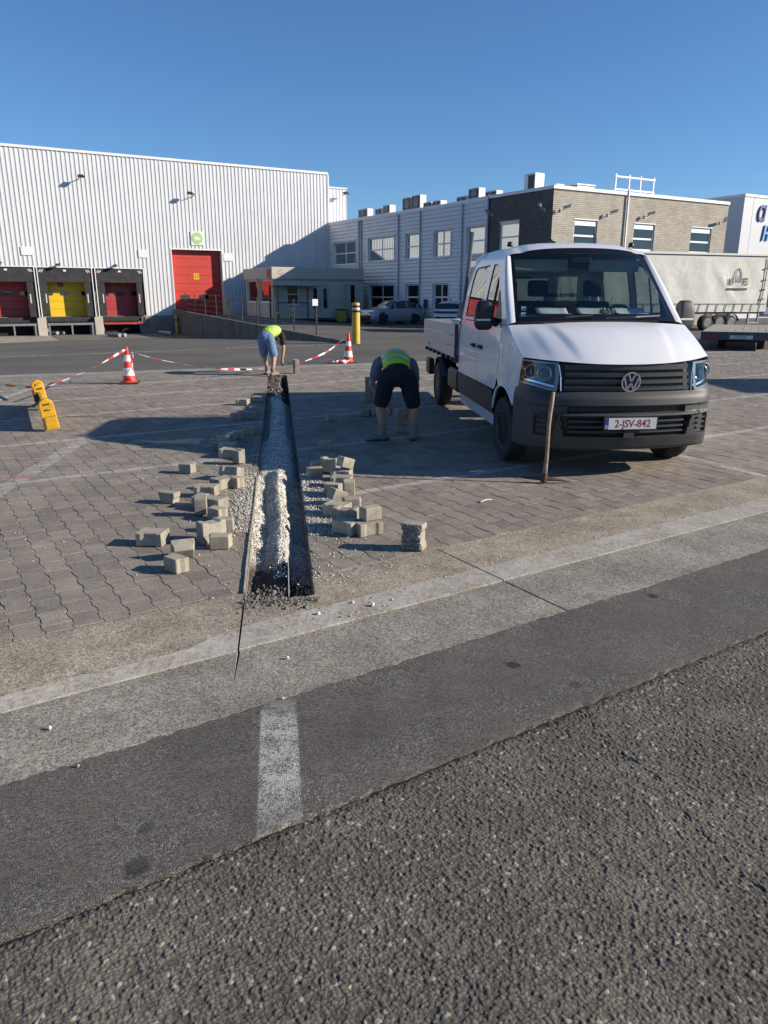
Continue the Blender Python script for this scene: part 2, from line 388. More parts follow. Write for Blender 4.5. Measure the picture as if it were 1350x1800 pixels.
# ---- concrete gutter slabs
C1 = NT('gutter_concrete', .9, .3)
vv = C1.dot((-U.y, U.x, 0)); uu = C1.dot((U.x, U.y, 0))
far2 = C1.rng(vv, 3.30, 3.32)
c = C1.mix(far2, C1.mix(C1.rng(C1.noise(2.5, 5), .38, .62), (.232, .212, .172), (.318, .291, .238)), C1.mix(C1.rng(C1.noise(3.5, 5), .38, .62), (.285, .24, .183), (.37, .318, .24)))
vc = C1.voro(135, 'F1', 'Color'); sc = C1.N.new('ShaderNodeSeparateColor'); C1.L.new(vc, sc.inputs[0])
c = C1.scale(c, C1.rng(sc.outputs[0], 0, 1, .55, 1.5)); c = C1.scale(c, C1.rng(C1.noise(1.1, 6), .3, .7, .80, 1.16))
c = C1.mix(C1.math('MULTIPLY', C1.rng(C1.noise(4.5, 6), .58, .70), .45), c, (.12, .11, .09))
c = C1.mix(C1.math('MULTIPLY', C1.math('GREATER_THAN', sc.outputs[1], .93), .5), c, (.05, .048, .045))
lime = C1.rng(uu, 1.0, 1.25)                                # right of the cut the strip is bare washed-out concrete
wid = C1.math('ADD', .145, C1.math('MULTIPLY', lime, .10))
st1 = C1.math('SUBTRACT', vv, C1.math('ADD', 3.315, C1.math('MULTIPLY', C1.math('SUBTRACT', C1.noise(9, 4), .5), .05)))
pm = C1.math('MULTIPLY', C1.math('GREATER_THAN', st1, -.03), C1.math('LESS_THAN', st1, wid))
pm = C1.math('MULTIPLY', pm, C1.math('MULTIPLY', far2, C1.rng(C1.math('ADD', C1.math('MULTIPLY', C1.noise(26, 5), .55), C1.math('MULTIPLY', C1.noise(5, 5), .5)), .40, .62, .05, 1)))
c = C1.mix(C1.math('MULTIPLY', pm, C1.math('SUBTRACT', .9, C1.math('MULTIPLY', lime, .2))), c, C1.mix(lime, (.56, .53, .46), (.50, .49, .45)))
hh = C1.math('ADD', C1.math('MULTIPLY', C1.noise(170, 3), .6), C1.math('MULTIPLY', C1.noise(14, 3), 1.5))
C1.done(c, C1.bump(hh, .004))
gut = new_root('concrete_gutter', uv(1.0, 3.3), kind='structure')
def slab(poly, z1, name='slab'):
    m = MB(); m.prism([(p.x, p.y) for p in poly], -.16, z1); return m.build(name, C1.m, gut, bevel=.003)
crk0, crk1 = G(432, 1040), G(410, 1203); cdv = (crk1-crk0).normalized()
cA, cB, cE = on(VP-.004, crk0, cdv), on(3.31, crk0, cdv), on(2.98, crk0, cdv)
e = U*.004
slab([uv(-60, 2.745), uv(3.016, 2.745), uv(3.016, 3.302), cB-V*.008+U*.007, cE, cB-V*.008-U*.004, uv(-60, 3.302)], -.005)
slab([uv(3.024, 2.745), uv(60, 2.745), uv(60, 3.302), uv(3.024, 3.302)], -.004)
tl, trr = on(VP-.004, TL0, TD), on(VP-.004, TL0+TP*TW, TD)
slab([uv(-60, 3.31), cB-e, cA-e, uv(-60, VP-.004)], -.003)
nl, nr = tr(-.06, 0), tr(-.05, TW)
rag = [nl+(nr-nl)*(i/7)+TD*random.uniform(-.06, .03) for i in range(1, 7)]
slab([cB+e, uv(3.016, 3.31), uv(3.016, VP-.004), trr, nr]+rag[::-1]+[nl, cA+e*.5], 0)
slab([uv(3.024, 3.31), uv(60, 3.31), uv(60, VP-.004), uv(3.024, VP-.004)], 0)
# ---- paved yard: sand bed with the trench left open, then every paver
BED = mat('joint_sand', (.075, .066, .052), .95, var=.35, scale=30, bump=.004, bscale=200)
far_v = 19.4
mb = MB(); o4 = [uv(-60, VP), uv(60, VP), uv(60, 17.6), uv(-60, 23)]
o4[2] = Vector((uv(60, 0).x, 0, 0)); 
fa, fb = FAR_A-FAR_D*50, FAR_A+FAR_D*70
T4 = [tl, trr, tr(TLEN, TW), tr(TLEN, 0)]; out4 = [uv(-60, VP), uv(60, VP), fb, fa]
ps = [(p.x, p.y, -.0052) for p in (out4[0], T4[0], T4[1], out4[1], out4[2], out4[3], T4[2], T4[3])]
mb.add(ps, [(0, 1, 7, 5), (2, 3, 4, 6), (7, 6, 4, 5)])
bed = tag(mb.build('paved_yard', BED), kind='structure')
P1 = NT('paver_concrete', .9, .3)
tone = P1.attr('tone', 'Fac'); tint = P1.mix(tone, (.200, .176, .146), (.318, .274, .222))
c = P1.scale(tint, P1.rng(P1.noise(.8, 4), .3, .7, .85, 1.15)); c = P1.scale(c, P1.rng(P1.noise(95, 4), .3, .7, .42, 1.58)); c = P1.scale(c, P1.rng(P1.noise(9, 5), .3, .7, .88, 1.12))
c = P1.mix(P1.math('MULTIPLY', P1.rng(P1.noise(1.7, 6), .52, .70), .55), c, (.36, .315, .25))
c = P1.mix(P1.math('MULTIPLY', P1.rng(P1.noise(5.1, 5), .60, .70), .45), c, (.115, .107, .09))
vv = P1.dot((-U.y, U.x, 0)); uu = P1.dot((U.x, U.y, 0)); wearn = P1.noise(7, 5)
paint = None
def orr(a, b): return b if a is None else P1.math('MAXIMUM', a, b)
for v0, k in ((5.72, .8), (7.82, .75), (9.95, .9), (12.08, .8), (14.05, .9), (16.0, .9)):
    q_ = P1.math('LESS_THAN', P1.math('ABSOLUTE', P1.math('SUBTRACT', vv, v0)), .055)
    if v0 < 6: q_ = P1.math('MULTIPLY', q_, P1.math('GREATER_THAN', uu, 2.95))
    q_ = P1.math('MULTIPLY', q_, k); paint = orr(paint, q_)
for (x0, y0), (x1, y1), hw, k in (((0, 863), (152, 770), .09, .55), ((0, 702), (75, 676), .07, .9), ((1215, 805), (1350, 838), .05, .8)):
    a_, b_ = G(x0, y0), G(x1, y1); d_ = (b_-a_).normalized(); n_ = (-d_.y, d_.x, 0); c_ = a_.dot(Vector(n_))
    q_ = P1.math('LESS_THAN', P1.math('ABSOLUTE', P1.math('SUBTRACT', P1.dot(n_), c_)), hw)
    s_ = P1.math('SUBTRACT', P1.dot((d_.x, d_.y, 0)), a_.dot(d_)); Ln = (b_-a_).length
    q_ = P1.math('MULTIPLY', q_, P1.math('MULTIPLY', P1.math('GREATER_THAN', s_, -1.2), P1.math('LESS_THAN', s_, Ln+.2)))
    paint = orr(paint, P1.math('MULTIPLY', q_, k))
paint = P1.math('MULTIPLY', paint, P1.rng(wearn, .32, .56, .12, .95))
c = P1.mix(paint, c, (.46, .45, .42))
pk = P1.N.new('ShaderNodeVectorMath'); pk.operation = 'DISTANCE'; P1.L.new(P1.pos, pk.inputs[0]); pk.inputs[1].default_value = tuple(G(37, 838))
pkd = P1.math('ADD', pk.outputs['Value'], P1.math('MULTIPLY', P1.noise(22, 3), .12))
c = P1.mix(P1.math('MULTIPLY', P1.rng(pkd, .12, .2, 1, 0), .5), c, (.42, .10, .14))
P1.done(c, P1.bump(P1.noise(130, 4), .0035))
HL, WD, NR = .0985, .0805, .0682     # a bone-shaped stone: half length, half width at the ends and at the waist
def bone(sh=0.0):
    w, n, l = WD-sh, NR-sh, HL-sh
    r = [(w, -l), (w, -.0625+sh*.4), (n, -.0375-sh*.4), (n, .0375+sh*.4), (w, .0625-sh*.4), (w, l)]
    return r+[(-x, -y) for x, y in r]
OUT, TOPP = bone(), bone(.002)
PV = [(x, y, -.03) for x, y in OUT]+[(x, y, -.002) for x, y in OUT]+[(x, y, 0) for x, y in TOPP]
PF = [(i, (i+1) % 12, 12+(i+1) % 12, 12+i) for i in range(12)]+[(12+i, 12+(i+1) % 12, 24+(i+1) % 12, 24+i) for i in range(12)]
PF += [(24, 25, 34, 35), (25, 26, 33, 34), (26, 27, 32, 33), (27, 28, 31, 32), (28, 29, 30, 31)]
PVn = np.array(PV); ang0 = rad(32.5)
def clip(poly, n, c):
    out = []
    for i, p in enumerate(poly):
        q = poly[(i+1) % len(poly)]; a, b = p[0]*n.x+p[1]*n.y-c, q[0]*n.x+q[1]*n.y-c
        if a >= 0: out.append(p)
        if a*b < 0: t = a/(a-b); out.append((p[0]+(q[0]-p[0])*t, p[1]+(q[1]-p[1])*t))
    return out
cells = []; cut = []
for i in range(-130, 190):
    for j in range(19, 110):
        u, v = i*.1525+.02, VP+.104+(j-20)*.2+(.1 if i % 2 else 0)
        p = uv(u, v)
        if (p-FAR_A).dot(FAR_N) > -.25 or p.y < .5: continue
        if abs(p.x) > p.y*.62+.9: continue
        t, w_ = (p-TL0).dot(TD), (p-TL0).dot(TP)
        inT = -.3 < t < TLEN+.05
        if inT and .10 < w_ < TW-.10: continue
        near_t = inT and -.13 < w_ < TW+.13; near_f = v < VP+.1
        if near_t or near_f:
            poly = [(p.x+U.x*x-U.y*y, p.y+U.y*x+U.x*y) for x, y in OUT]
            if near_f: poly = clip(poly, V, VP+.004)
            if near_t and poly:
                if w_ < TW/2: poly = clip(poly, -TP, -(TL0.dot(TP)-.006))
                else: poly = clip(poly, TP, TL0.dot(TP)+TW+.006)
            if len(poly) > 2:
                ar = abs(sum(poly[k][0]*poly[(k+1) % len(poly)][1]-poly[(k+1) % len(poly)][0]*poly[k][1] for k in range(len(poly))))/2
                if ar > .0012: cut.append(poly)
        else: cells.append((p.x, p.y, i % 2))
# half stones along the first row
cells.sort(key=lambda q: math.hypot(q[0], q[1]))
r_ = np.random.default_rng(3)
def rot(x, y, a): return x*math.cos(a)-y*math.sin(a), x*math.sin(a)+y*math.cos(a)
tones = np.clip(r_.normal(.42, .20, len(cells)), 0, 1); zj = r_.uniform(-.0022, .0018, len(cells)); yj = r_.normal(0, .006, len(cells)); tl_ = r_.normal(0, .006, (len(cells), 2))
pm_tone = []
protos = []
for k in range(6):
    me = D.meshes.new('paver'); me.from_pydata(PV, [], PF); me.materials.append(P1.m)
    at = me.attributes.new('tone', 'FLOAT', 'POINT'); at.data.foreach_set('value', [k/5*.8+.05]*len(PV)); me.update(); protos.append(me)
vis = 0; ALLV = []; ALLT = []; n3 = 0
for n_, (x, y, od) in enumerate(cells):
    near = False
    if n3 < 300:
        # only stones inside the picture count
        fw = y*math.cos(PITCH)+CH*math.sin(PITCH); px = 675+FPX*x/fw
        if -20 < px < 1370: near = True; n3 += 1
    if near:
        ob = D.objects.new('paver', protos[min(5, int(tones[n_]*6))]); COL.objects.link(ob); ob.parent = bed
        ob.location = (x, y, zj[n_]); ob.rotation_euler = (tl_[n_][0], tl_[n_][1], ang0+yj[n_])
    else:
        a = ang0+yj[n_]; ca, sa = math.cos(a), math.sin(a)
        vx = PVn[:, 0]*ca-PVn[:, 1]*sa+x; vy = PVn[:, 0]*sa+PVn[:, 1]*ca+y
        vz = PVn[:, 2]+zj[n_]+PVn[:, 0]*tl_[n_][0]*.7+PVn[:, 1]*tl_[n_][1]*.7
        ALLV.append(np.stack([vx, vy, vz], 1)); ALLT.append(np.full(len(PV), tones[n_]))
AV = np.concatenate(ALLV); nP = len(ALLV)
faces = [tuple(i+k*36 for i in f) for k in range(nP) for f in PF]
me = D.meshes.new('paver_field'); me.from_pydata(AV.tolist(), [], faces); me.materials.append(P1.m)
at = me.attributes.new('tone', 'FLOAT', 'POINT'); at.data.foreach_set('value', np.concatenate(ALLT)); me.update()
ob = D.objects.new('paver_field', me); COL.objects.link(ob); ob.parent = bed; tag(ob, kind='stuff')
print('pavers', len(cells), 'field', nP)
for k, poly in enumerate(cut):       # stones cut to the trench and to the gutter
    m = MB(); m.prism(poly, -.05, random.uniform(-.002, .001)); ob = m.build('paver', P1.m, bed)
    at = ob.data.attributes.new('tone', 'FLOAT', 'POINT'); at.data.foreach_set('value', [min(1, max(0, random.gauss(.42, .2)))]*len(ob.data.vertices))
print('cut', len(cut))
# light concrete edge along the far side of the paving
CE = mat('edge_concrete', (.27, .255, .22), .9, var=.25, scale=2, fine=.2, fscale=120)
mb = MB(); a_, b_ = FAR_A-FAR_D*40, FAR_A+FAR_D*60
mb.prism([(p.x, p.y) for p in (a_-FAR_N*.28, b_-FAR_N*.28, b_+FAR_N*.3, a_+FAR_N*.3)], -.1, .004)
tag(mb.build('paving_edge', CE), kind='structure')
# ================================================================== TRENCH
DB = NT('trench_dirt', .95, .2)
al = DB.math('SUBTRACT', DB.dot(tuple(TD)), TL0.dot(TD)); dc = DB.scale(DB.mix(DB.rng(DB.noise(18, 5), .3, .7), (.05, .042, .032), (.125, .105, .08)), DB.rng(DB.noise(260, 3), .3, .7, .6, 1.4))
sp = DB.N.new('ShaderNodeSeparateColor'); DB.L.new(DB.voro(85, 'F1', 'Color'), sp.inputs[0]); gc = DB.scale((.60, .56, .48), DB.rng(sp.outputs[0], 0, 1, .55, 1.25))
gm = DB.math('MULTIPLY', DB.rng(DB.math('ADD', al, DB.math('MULTIPLY', DB.noise(9, 3), .5)), .85, 1.1), DB.rng(al, 9.0, 9.5, 1, 0))
DIRT = DB.done(DB.mix(gm, dc, gc), DB.bump(DB.math('MULTIPLY', DB.voro(85), -1), .012, DB.bump(DB.noise(60, 4), .012)))
def sm(x, a, b): t = min(1, max(0, (x-a)/(b-a))); return t*t*(3-2*t)
def lerp3(pts, x):
    for (a, p), (b, q) in zip(pts, pts[1:]):
        if x <= b: return p+(q-p)*max(0, (x-a)/(b-a))
    return pts[-1][1]
def tz(t, w):
    n = .012*math.sin(9*t+1.3)*math.sin(23*w+2*t)+.008*math.sin(21*t+5*w)
    near = lerp3([(0, -.03), (.05, -.13), (.14, -.10), (.20, -.055), (.262, -.05), (.275, -.20), (.42, -.20)], w)
    mid = lerp3([(0, -.012), (.03, -.03), (.10, -.085), (.17, -.03), (.215, .012), (.26, -.02), (.31, -.13), (.42, -.17)], w+.012*math.sin(3*t))
    far = lerp3([(0, -.05), (.05, -.035), (.13, -.01), (.21, .004), (.30, -.02), (.36, -.08), (.42, -.14)], w)
    far2 = lerp3([(0, -.15), (.06, -.12), (.11, -.045), (.20, -.015), (.29, -.05), (.35, -.14), (.42, -.18)], w)
    deb = lerp3([(0, -.03), (.1, -.02), (.26, -.04), (.31, -.17), (.42, -.2)], w)+.03*math.sin(7*t)*math.sin(20*w)
    z = near+(mid-near)*sm(t, .45, 1.0); z = z+(far-z)*sm(t, 2.7, 3.6); z = z+(far2-z)*sm(t, 4.6, 6.0); z = z+(deb-z)*sm(t, 8.9, 9.6)
    z = z+(-.015-z)*(1-sm(t, -.06, .1)) if w < .26 else z
    return z+n*(.4 if w < .02 else 1)
trench = new_root('trench', tr(0, TW/2), 'open drainage trench with gravel cut through the pavers', 'trench')
mb = MB()
mb.grid(lambda a, b: tr(-.16+a*(TLEN+.2), -.02+b*(TW+.04), tz(-.16+a*(TLEN+.2), b*TW)-.006), 420, 30)
mb.build('trench_bed', DIRT, trench, smooth=True)
CUT = mat('cut_concrete', (.21, .195, .165), .95, var=.35, scale=14, bump=.008, bscale=90)
mb = MB(); mb.prism([(p.x, p.y) for p in (tr(-.2, TW), tr(TLEN, TW), tr(TLEN, TW+.03), tr(-.2, TW+.03))], -.3, -.011)
mb.prism([(p.x, p.y) for p in (tr(-.2, -.03), tr(TLEN, -.03), tr(TLEN, 0), tr(-.2, 0))], -.3, -.011)
mb.prism([(p.x, p.y) for p in (tr(TLEN, -.03), tr(TLEN, TW+.03), tr(TLEN+.03, TW+.03), tr(TLEN+.03, -.03))], -.3, -.011)
mb.build('side_wall', CUT, trench)
EDG = mat('edging_strip', (.36, .315, .25), .8, var=.3, scale=9)
mb = MB(); n = 40
for k in range(n):
    t0, t1 = .02+k*3.05/n, .02+(k+1)*3.05/n
    f = lambda t: -.012-.004*math.sin(t*2.1)
    a0, a1 = f(t0), f(t1)
    mb.add([tr(t0, a0, -.12), tr(t1, a1, -.12), tr(t1, a1, .012), tr(t0, a0, .012), tr(t0, a0+.011, -.12), tr(t1, a1+.011, -.12), tr(t1, a1+.011, .012), tr(t0, a0+.011, .012)],
           [(0,1,2,3), (7,6,5,4), (3,2,6,7)]+([(0,3,7,4)] if k == 0 else [])+([(1,5,6,2)] if k == n-1 else []))
mb.build('edging', EDG, trench)
mb = MB(); mb.prism([(p.x, p.y) for p in (tr(-.03, .262), tr(.62, .268), tr(.62, .273), tr(-.03, .267))], -.2, -.006)
mb.build('divider_plate', mat('divider', (.42, .40, .35), .7, var=.2, scale=20), trench)
mb = MB(); mb.box((-.055, -.03, -.19), (.055, .03, -.09), frame(tr(.05, .34), math.atan2(TP.y, TP.x)))
mb.build('buried_block', mat('wet_block', (.12, .125, .13), .8, var=.2, scale=30), trench, bevel=.008)
# ---- broken stone: real stones, one mesh per spill
ICO = None
def ico():
    bm = bmesh.new(); bmesh.ops.create_icosphere(bm, subdivisions=1, radius=1); v = np.array([q.co[:] for q in bm.verts]); f = np.array([[q.index for q in p.verts] for p in bm.faces]); bm.free(); return v, f
IV, IF = ico()
ROCK = NT('white_gravel', .9, .3)
ROCK.done(ROCK.scale(ROCK.attr('tint'), ROCK.rng(ROCK.noise(160, 2), .3, .7, .8, 1.15)))
def stones(name, P, S, parent, cols, m=None, flat=.7, seed=1):
    r = np.random.default_rng(seed); n = len(P); P = np.array(P); S = np.array(S)
    R = r.normal(size=(n, 3, 3)); Q, _ = np.linalg.qr(R)
    sc = r.uniform(.55, 1.15, (n, 1, 3)); jit = r.uniform(.78, 1.18, (n, len(IV), 1))
    v = (IV[None]*jit*sc)@Q; v[:, :, 2] *= flat+.15; v = v*S[:, None, None]+P[:, None, :]
    f = (IF[None]+(np.arange(n)*len(IV))[:, None, None]).reshape(-1, 3)
    me = D.meshes.new(name); me.vertices.add(n*len(IV)); me.vertices.foreach_set('co', (v.reshape(-1, 3)-np.array(OFF[parent.name] if parent else (0, 0, 0))).ravel())
    me.loops.add(f.size); me.loops.foreach_set('vertex_index', f.ravel().astype(np.int32)); me.polygons.add(len(f))
    me.polygons.foreach_set('loop_start', (np.arange(len(f))*3).astype(np.int32)); me.update()
    c = np.repeat(np.concatenate([cols, np.ones((n, 1))], 1), len(IV), 0)
    at = me.color_attributes.new('tint', 'FLOAT_COLOR', 'POINT'); at.data.foreach_set('color', c.ravel())
    me.materials.append(m or ROCK.m); o = D.objects.new(name, me); COL.objects.link(o); o.parent = parent; OFF[o.name] = OFF[parent.name] if parent else Vector()
    return o
def limecols(n, r, dull=0.0):
    b = r.uniform(.55, .86, n)*(1-dull*.40); k = r.random(n) < .10+dull*.3; b[k] *= r.uniform(.3, .65, k.sum())
    return np.stack([b, b*r.uniform(.93, .985, n), b*r.uniform(.78, .9, n)], 1)
r = np.random.default_rng(11); P = []; S = []
for _ in range(17500):
    t = .35+5.3*r.random()**1.05; w = r.random()*TW
    if t < .75 and (w < .17 or r.random() > (t-.2)*1.7): continue
    if t < 1.0 and w < .15 and r.random() > .3: continue
    s = r.uniform(.0045, .0088); P.append(tuple(tr(t, w, tz(t, w)+s*.25+r.random()*.004))); S.append(s)
for _ in range(9500):
    t = 5.4+4.3*r.random(); w = .02+r.random()*.36
    if t > 5.9 and not (.07 < w < .34) and r.random() > .3: continue
    s = r.uniform(.007, .012); P.append(tuple(tr(t, w, tz(t, w)+s*.3))); S.append(s)
tag(stones('gravel', P, S, trench, limecols(len(P), r)), kind='stuff')
# dirt clods and broken concrete at both ends
P = []; S = []
for _ in range(1300):
    t = r.normal(-.05, .10); w = r.uniform(-.03, .45)
    if w > .27 and t > -.05: continue
    s = r.uniform(.002, .008)*(1 if r.random() < .92 else 2.2); P.append(tuple(tr(t, w, max(tz(t, min(w, TW)), -.02 if t > -.1 else .0)+s*.3))); S.append(s)
for _ in range(1100):
    t = r.uniform(9.3, 13.25); w = r.uniform(-.04, .36); s = r.uniform(.006, .022)*(1 if r.random() < .95 else 2.4); P.append(tuple(tr(t, w, tz(t, min(.42, max(0, w)))+s*.4))); S.append(s)
b = r.uniform(.09, .26, len(P)); cols = np.stack([b, b*.9, b*.74], 1)
tag(stones('rubble', P, S, trench, cols), kind='stuff')
P = []; S = []
for n, t0, t1, w0, w1 in ((1300, 1.25, 3.3, -.22, -.015), (380, .7, 4.6, -.55, -.02), (1500, 1.1, 3.15, .435, .66), (420, .1, 4.8, .44, 1.0), (300, 3.2, 6.5, -.5, -.02), (160, 0, 8, -2.6, -.1), (60, -.6, .6, -.3, 1.5), (40, 0, 5, .5, 3)):
    for _ in range(n):
        w = w0+(w1-w0)*(r.random()**.6 if w1 < 0 else 1-r.random()**.6); t = r.uniform(t0, t1); s = r.uniform(.0035, .0085)
        p = tr(t, w, s*.35+.001)
        P.append(tuple(p)); S.append(s)
for px, py, s in ((87, 1281, .011), (137, 1348, .011), (497, 1228, .008), (505, 1157, .01), (655, 1065, .02), (620, 1060, .014), (690, 1055, .012), (600, 1085, .012), (560, 1080, .014), (585, 1012, .01)):
    p = G(px, py); P.append((p.x, p.y, s*.4)); S.append(s)
sc_ = tag(stones('scattered_gravel', P, S, None, limecols(len(P), r, .25)), 'white stone chips strewn over the pavers beside the trench', 'gravel', kind='stuff')
# ---- loose pavers lifted out of the trench line
LP = NT('loose_paver_concrete', .92, .3); LP.b.inputs['Specular IOR Level'].default_value = .25
tcn = LP.N.new('ShaderNodeTexCoord').outputs['Object']; rn = LP.N.new('ShaderNodeObjectInfo').outputs['Random']
c = LP.mix(rn, (.32, .29, .235), (.47, .42, .33)); c = LP.scale(c, LP.rng(LP.noise(9, 4, tcn), .3, .7, .72, 1.22)); c = LP.scale(c, LP.rng(LP.noise(220, 2, tcn), .3, .7, .82, 1.18))
c = LP.mix(LP.math('MULTIPLY', LP.rng(LP.noise(5, 5, tcn), .52, .66), .6), c, (.13, .12, .10))
LP.done(c, LP.bump(LP.noise(150, 3, tcn), .003))
def paver_mesh(kind):
    if kind == 'full': pol = bone()
    else: pol = [(WD, .0), (WD, .047), (WD, HL), (-WD, HL), (-WD, .047), (-WD, .0)]; pol = [(NR, 0), (NR, .035), (WD, .062), (WD, HL), (-WD, HL), (-WD, .062), (-NR, .035), (-NR, 0)]; pol = [(x, y-HL/2) for x, y in pol]
    m = MB(); m.prism(pol, -.05, .05); ob = m.build('tmp', LP.m, bevel=.005); me = ob.data; D.objects.remove(ob); return me
PME = {'full': paver_mesh('full'), 'half': paver_mesh('half')}
LOOSE = []
def loose(px, py, kind='half', st='flat', yaw=0, lab=None, z=0.0, tilt=(0, 0), push=0.0):
    me = PME[kind]; R = {'flat': Matrix(), 'edge': Matrix.Rotation(math.pi/2, 3, 'Y').to_4x4(), 'end': Matrix.Rotation(math.pi/2, 3, 'X').to_4x4()}[st].to_3x3()
    R = Matrix.Rotation(rad(yaw), 3, 'Z') @ Matrix.Rotation(rad(tilt[0]), 3, 'X') @ Matrix.Rotation(rad(tilt[1]), 3, 'Y') @ R
    cs = [R @ v.co for v in me.vertices]; lo = min(c.z for c in cs); dy = min(c.y for c in cs)
    p = G(px, py); o = D.objects.new('loose_paver', me); COL.objects.link(o)
    o.location = (p.x, p.y-dy*.75+push, z-lo+.002); o.rotation_euler = R.to_euler()
    tag(o, lab, 'paver', 'loose pavers lifted out of the paving'); LOOSE.append(o); return o
LEFT = [(306, 1009, 'half', 'flat', -38), (319, 986, 'half', 'flat', 20, 0, (38, 0)), (265, 961, 'full', 'flat', 84), (386, 966, 'half', 'flat', 4), (369, 957, 'full', 'edge', -48),
        (392, 936, 'half', 'flat', 15), (380, 917, 'half', 'flat', -35), (352, 908, 'half', 'edge', 10), (373, 899, 'full', 'flat', 70), (351, 893, 'half', 'flat', 75),
        (361, 875, 'full', 'flat', 86), (296, 886, 'half', 'end', -20), (327, 833, 'half', 'flat', -12), (388, 862, 'full', 'flat', -40), (412, 859, 'half', 'flat', -30),
        (405, 845, 'full', 'flat', 75, 0, (0, 16)), (419, 817, 'half', 'edge', -35), (401, 806, 'full', 'flat', 80), (400, 795, 'full', 'flat', 80), (385, 793, 'half', 'end', 10),
        (391, 781, 'half', 'flat', 5), (402, 776, 'half', 'flat', 8), (417, 772, 'half', 'flat', 20), (441, 765, 'full', 'flat', 60)]
for k, q in enumerate(LEFT):
    loose(q[0], q[1], q[2], q[3], q[4], {2: 'whole bone-shaped paver lying flat, farthest left of the near loose pavers', 11: 'half paver standing upright alone left of the row beside the trench',
          12: 'half paver lying alone on open paving, farthest from the trench row', 0: 'half paver nearest the camera on the left of the trench', 10: 'whole paver broadside to the camera in the left-hand row'}.get(k,
          f'{ORD[k]} loose paver from the near end of the row left of the trench'), tilt=q[6] if len(q) > 6 else (0, 0))
FARL = [(426, 713, 'full', 80), (453, 708, 'full', 70), (446, 727, 'half', 0), (414, 739, 'half', 8), (440, 737, 'full', 86)]
for k, q in enumerate(FARL): loose(q[0], q[1], q[2], 'flat', q[3], f'{ORD[k]} loose paver in the small cluster left of the shaded trench, counted from the back')
RIGHT = [(645, 944, 'full', 'flat', 118, 'whole bone-shaped paver at the near right end of the right-hand pile'), (611, 942, 'full', 'flat', 52, 'whole paver with notched end facing the camera, front of the right-hand pile'),
         (607, 930, 'full', 'edge', 72, 'paver on its edge behind the two front pavers of the right-hand pile'), (592, 910, 'full', 'flat', 66, 'long pale paver lying flat in the middle of the right-hand pile'),
         (618, 897, 'half', 'flat', 8, 'half paver behind the long pale one, right edge of the pile'), (593, 889, 'half', 'flat', 30, 'tilted half paver leaning in the middle of the right-hand pile', (0, 24)),
         (613, 876, 'half', 'edge', 10, 'half paver on edge at the right side of the pile, beside the white line'), (584, 871, 'half', 'flat', -25, 'half paver at the left side of the right-hand pile, beside the gravel'),
         (600, 858, 'full', 'flat', 82, 'flat paver under the tilted ones, back half of the right-hand pile'), (600, 846, 'full', 'flat', 80, 'dark-faced paver below the raised one at the back of the pile'),
         (580, 834, 'full', 'edge', 62, 'paver standing on edge between two halves at the back of the pile'), (553, 841, 'half', 'flat', 20, 'half paver nearest the trench at the back of the right-hand pile'),
         (559, 829, 'half', 'flat', 10, 'half paver behind the one nearest the trench, back of the right pile')]
for q in RIGHT: loose(q[0], q[1], q[2], q[3], q[4], q[5], tilt=q[6] if len(q) > 6 else (0, 0))
loose(652, 940, 'half', 'flat', 28, 'half paver set on top of the front paver of the right-hand pile', z=.103, push=.02)
loose(608, 846, 'half', 'flat', 35, 'half paver resting tilted on top of the back of the right-hand pile', z=.103, tilt=(0, 18))
for q in ((571, 791, 'half', 5, 'single paver lying in the van shadow right of the trench'), (583, 741, 'half', 10, 'small half paver in deep shade midway between trench and worker'), (641, 732, 'half', 4, 'half paver in shade left of the near worker, left of a pair'),
          (659, 731, 'half', 12, 'half paver in shade just behind the near worker\'s left leg')): loose(q[0], q[1], q[2], 'flat', q[3], q[4])
for k in range(3): loose(709, 762, 'full', 'flat', 84+4*k, ['bottom', 'middle', 'top'][k]+' paver of the stack between the near worker\'s feet', z=.103*k, push=.05)
for k in range(4): loose(650, 706, 'full', 'flat', 3*k-4, ['bottom', 'second', 'third', 'top'][k]+' paver of the left stack behind the near worker', z=.103*k)
for k in range(3): loose(667, 704, 'full', 'flat', 86+2*k, ['bottom', 'middle', 'top'][k]+' paver of the right stack behind the near worker', z=.103*k, push=-.18)
loose(520, 657, 'full', 'edge', 20, 'lower of two upright pavers balanced beside the far worker'); loose(520, 657, 'full', 'edge', 24, 'upper of two pavers balanced beside the far worker', z=.166)
ck = loose(728, 969, 'full', 'end', -24, 'paver standing on end with rough gravel crust stuck to its face')
rk = []; rs = []; M_ = Matrix.Rotation(rad(-24), 3, 'Z')
for _ in range(210):
    q = M_ @ Vector((random.uniform(-.074, .07), -.05-random.uniform(0, .012), random.uniform(-.085, .10))); rk.append(tuple(Vector(ck.location)+q)); rs.append(random.uniform(.006, .013))
OFF[ck.name] = Vector((0, 0, 0)); b = r.uniform(.14, .42, len(rk))
cr = stones('gravel_crust', rk, rs, ck, np.stack([b, b*.95, b*.85], 1)); tag(cr, kind='stuff'); cr.matrix_parent_inverse = (Matrix.Translation(ck.location) @ ck.rotation_euler.to_matrix().to_4x4()).inverted()
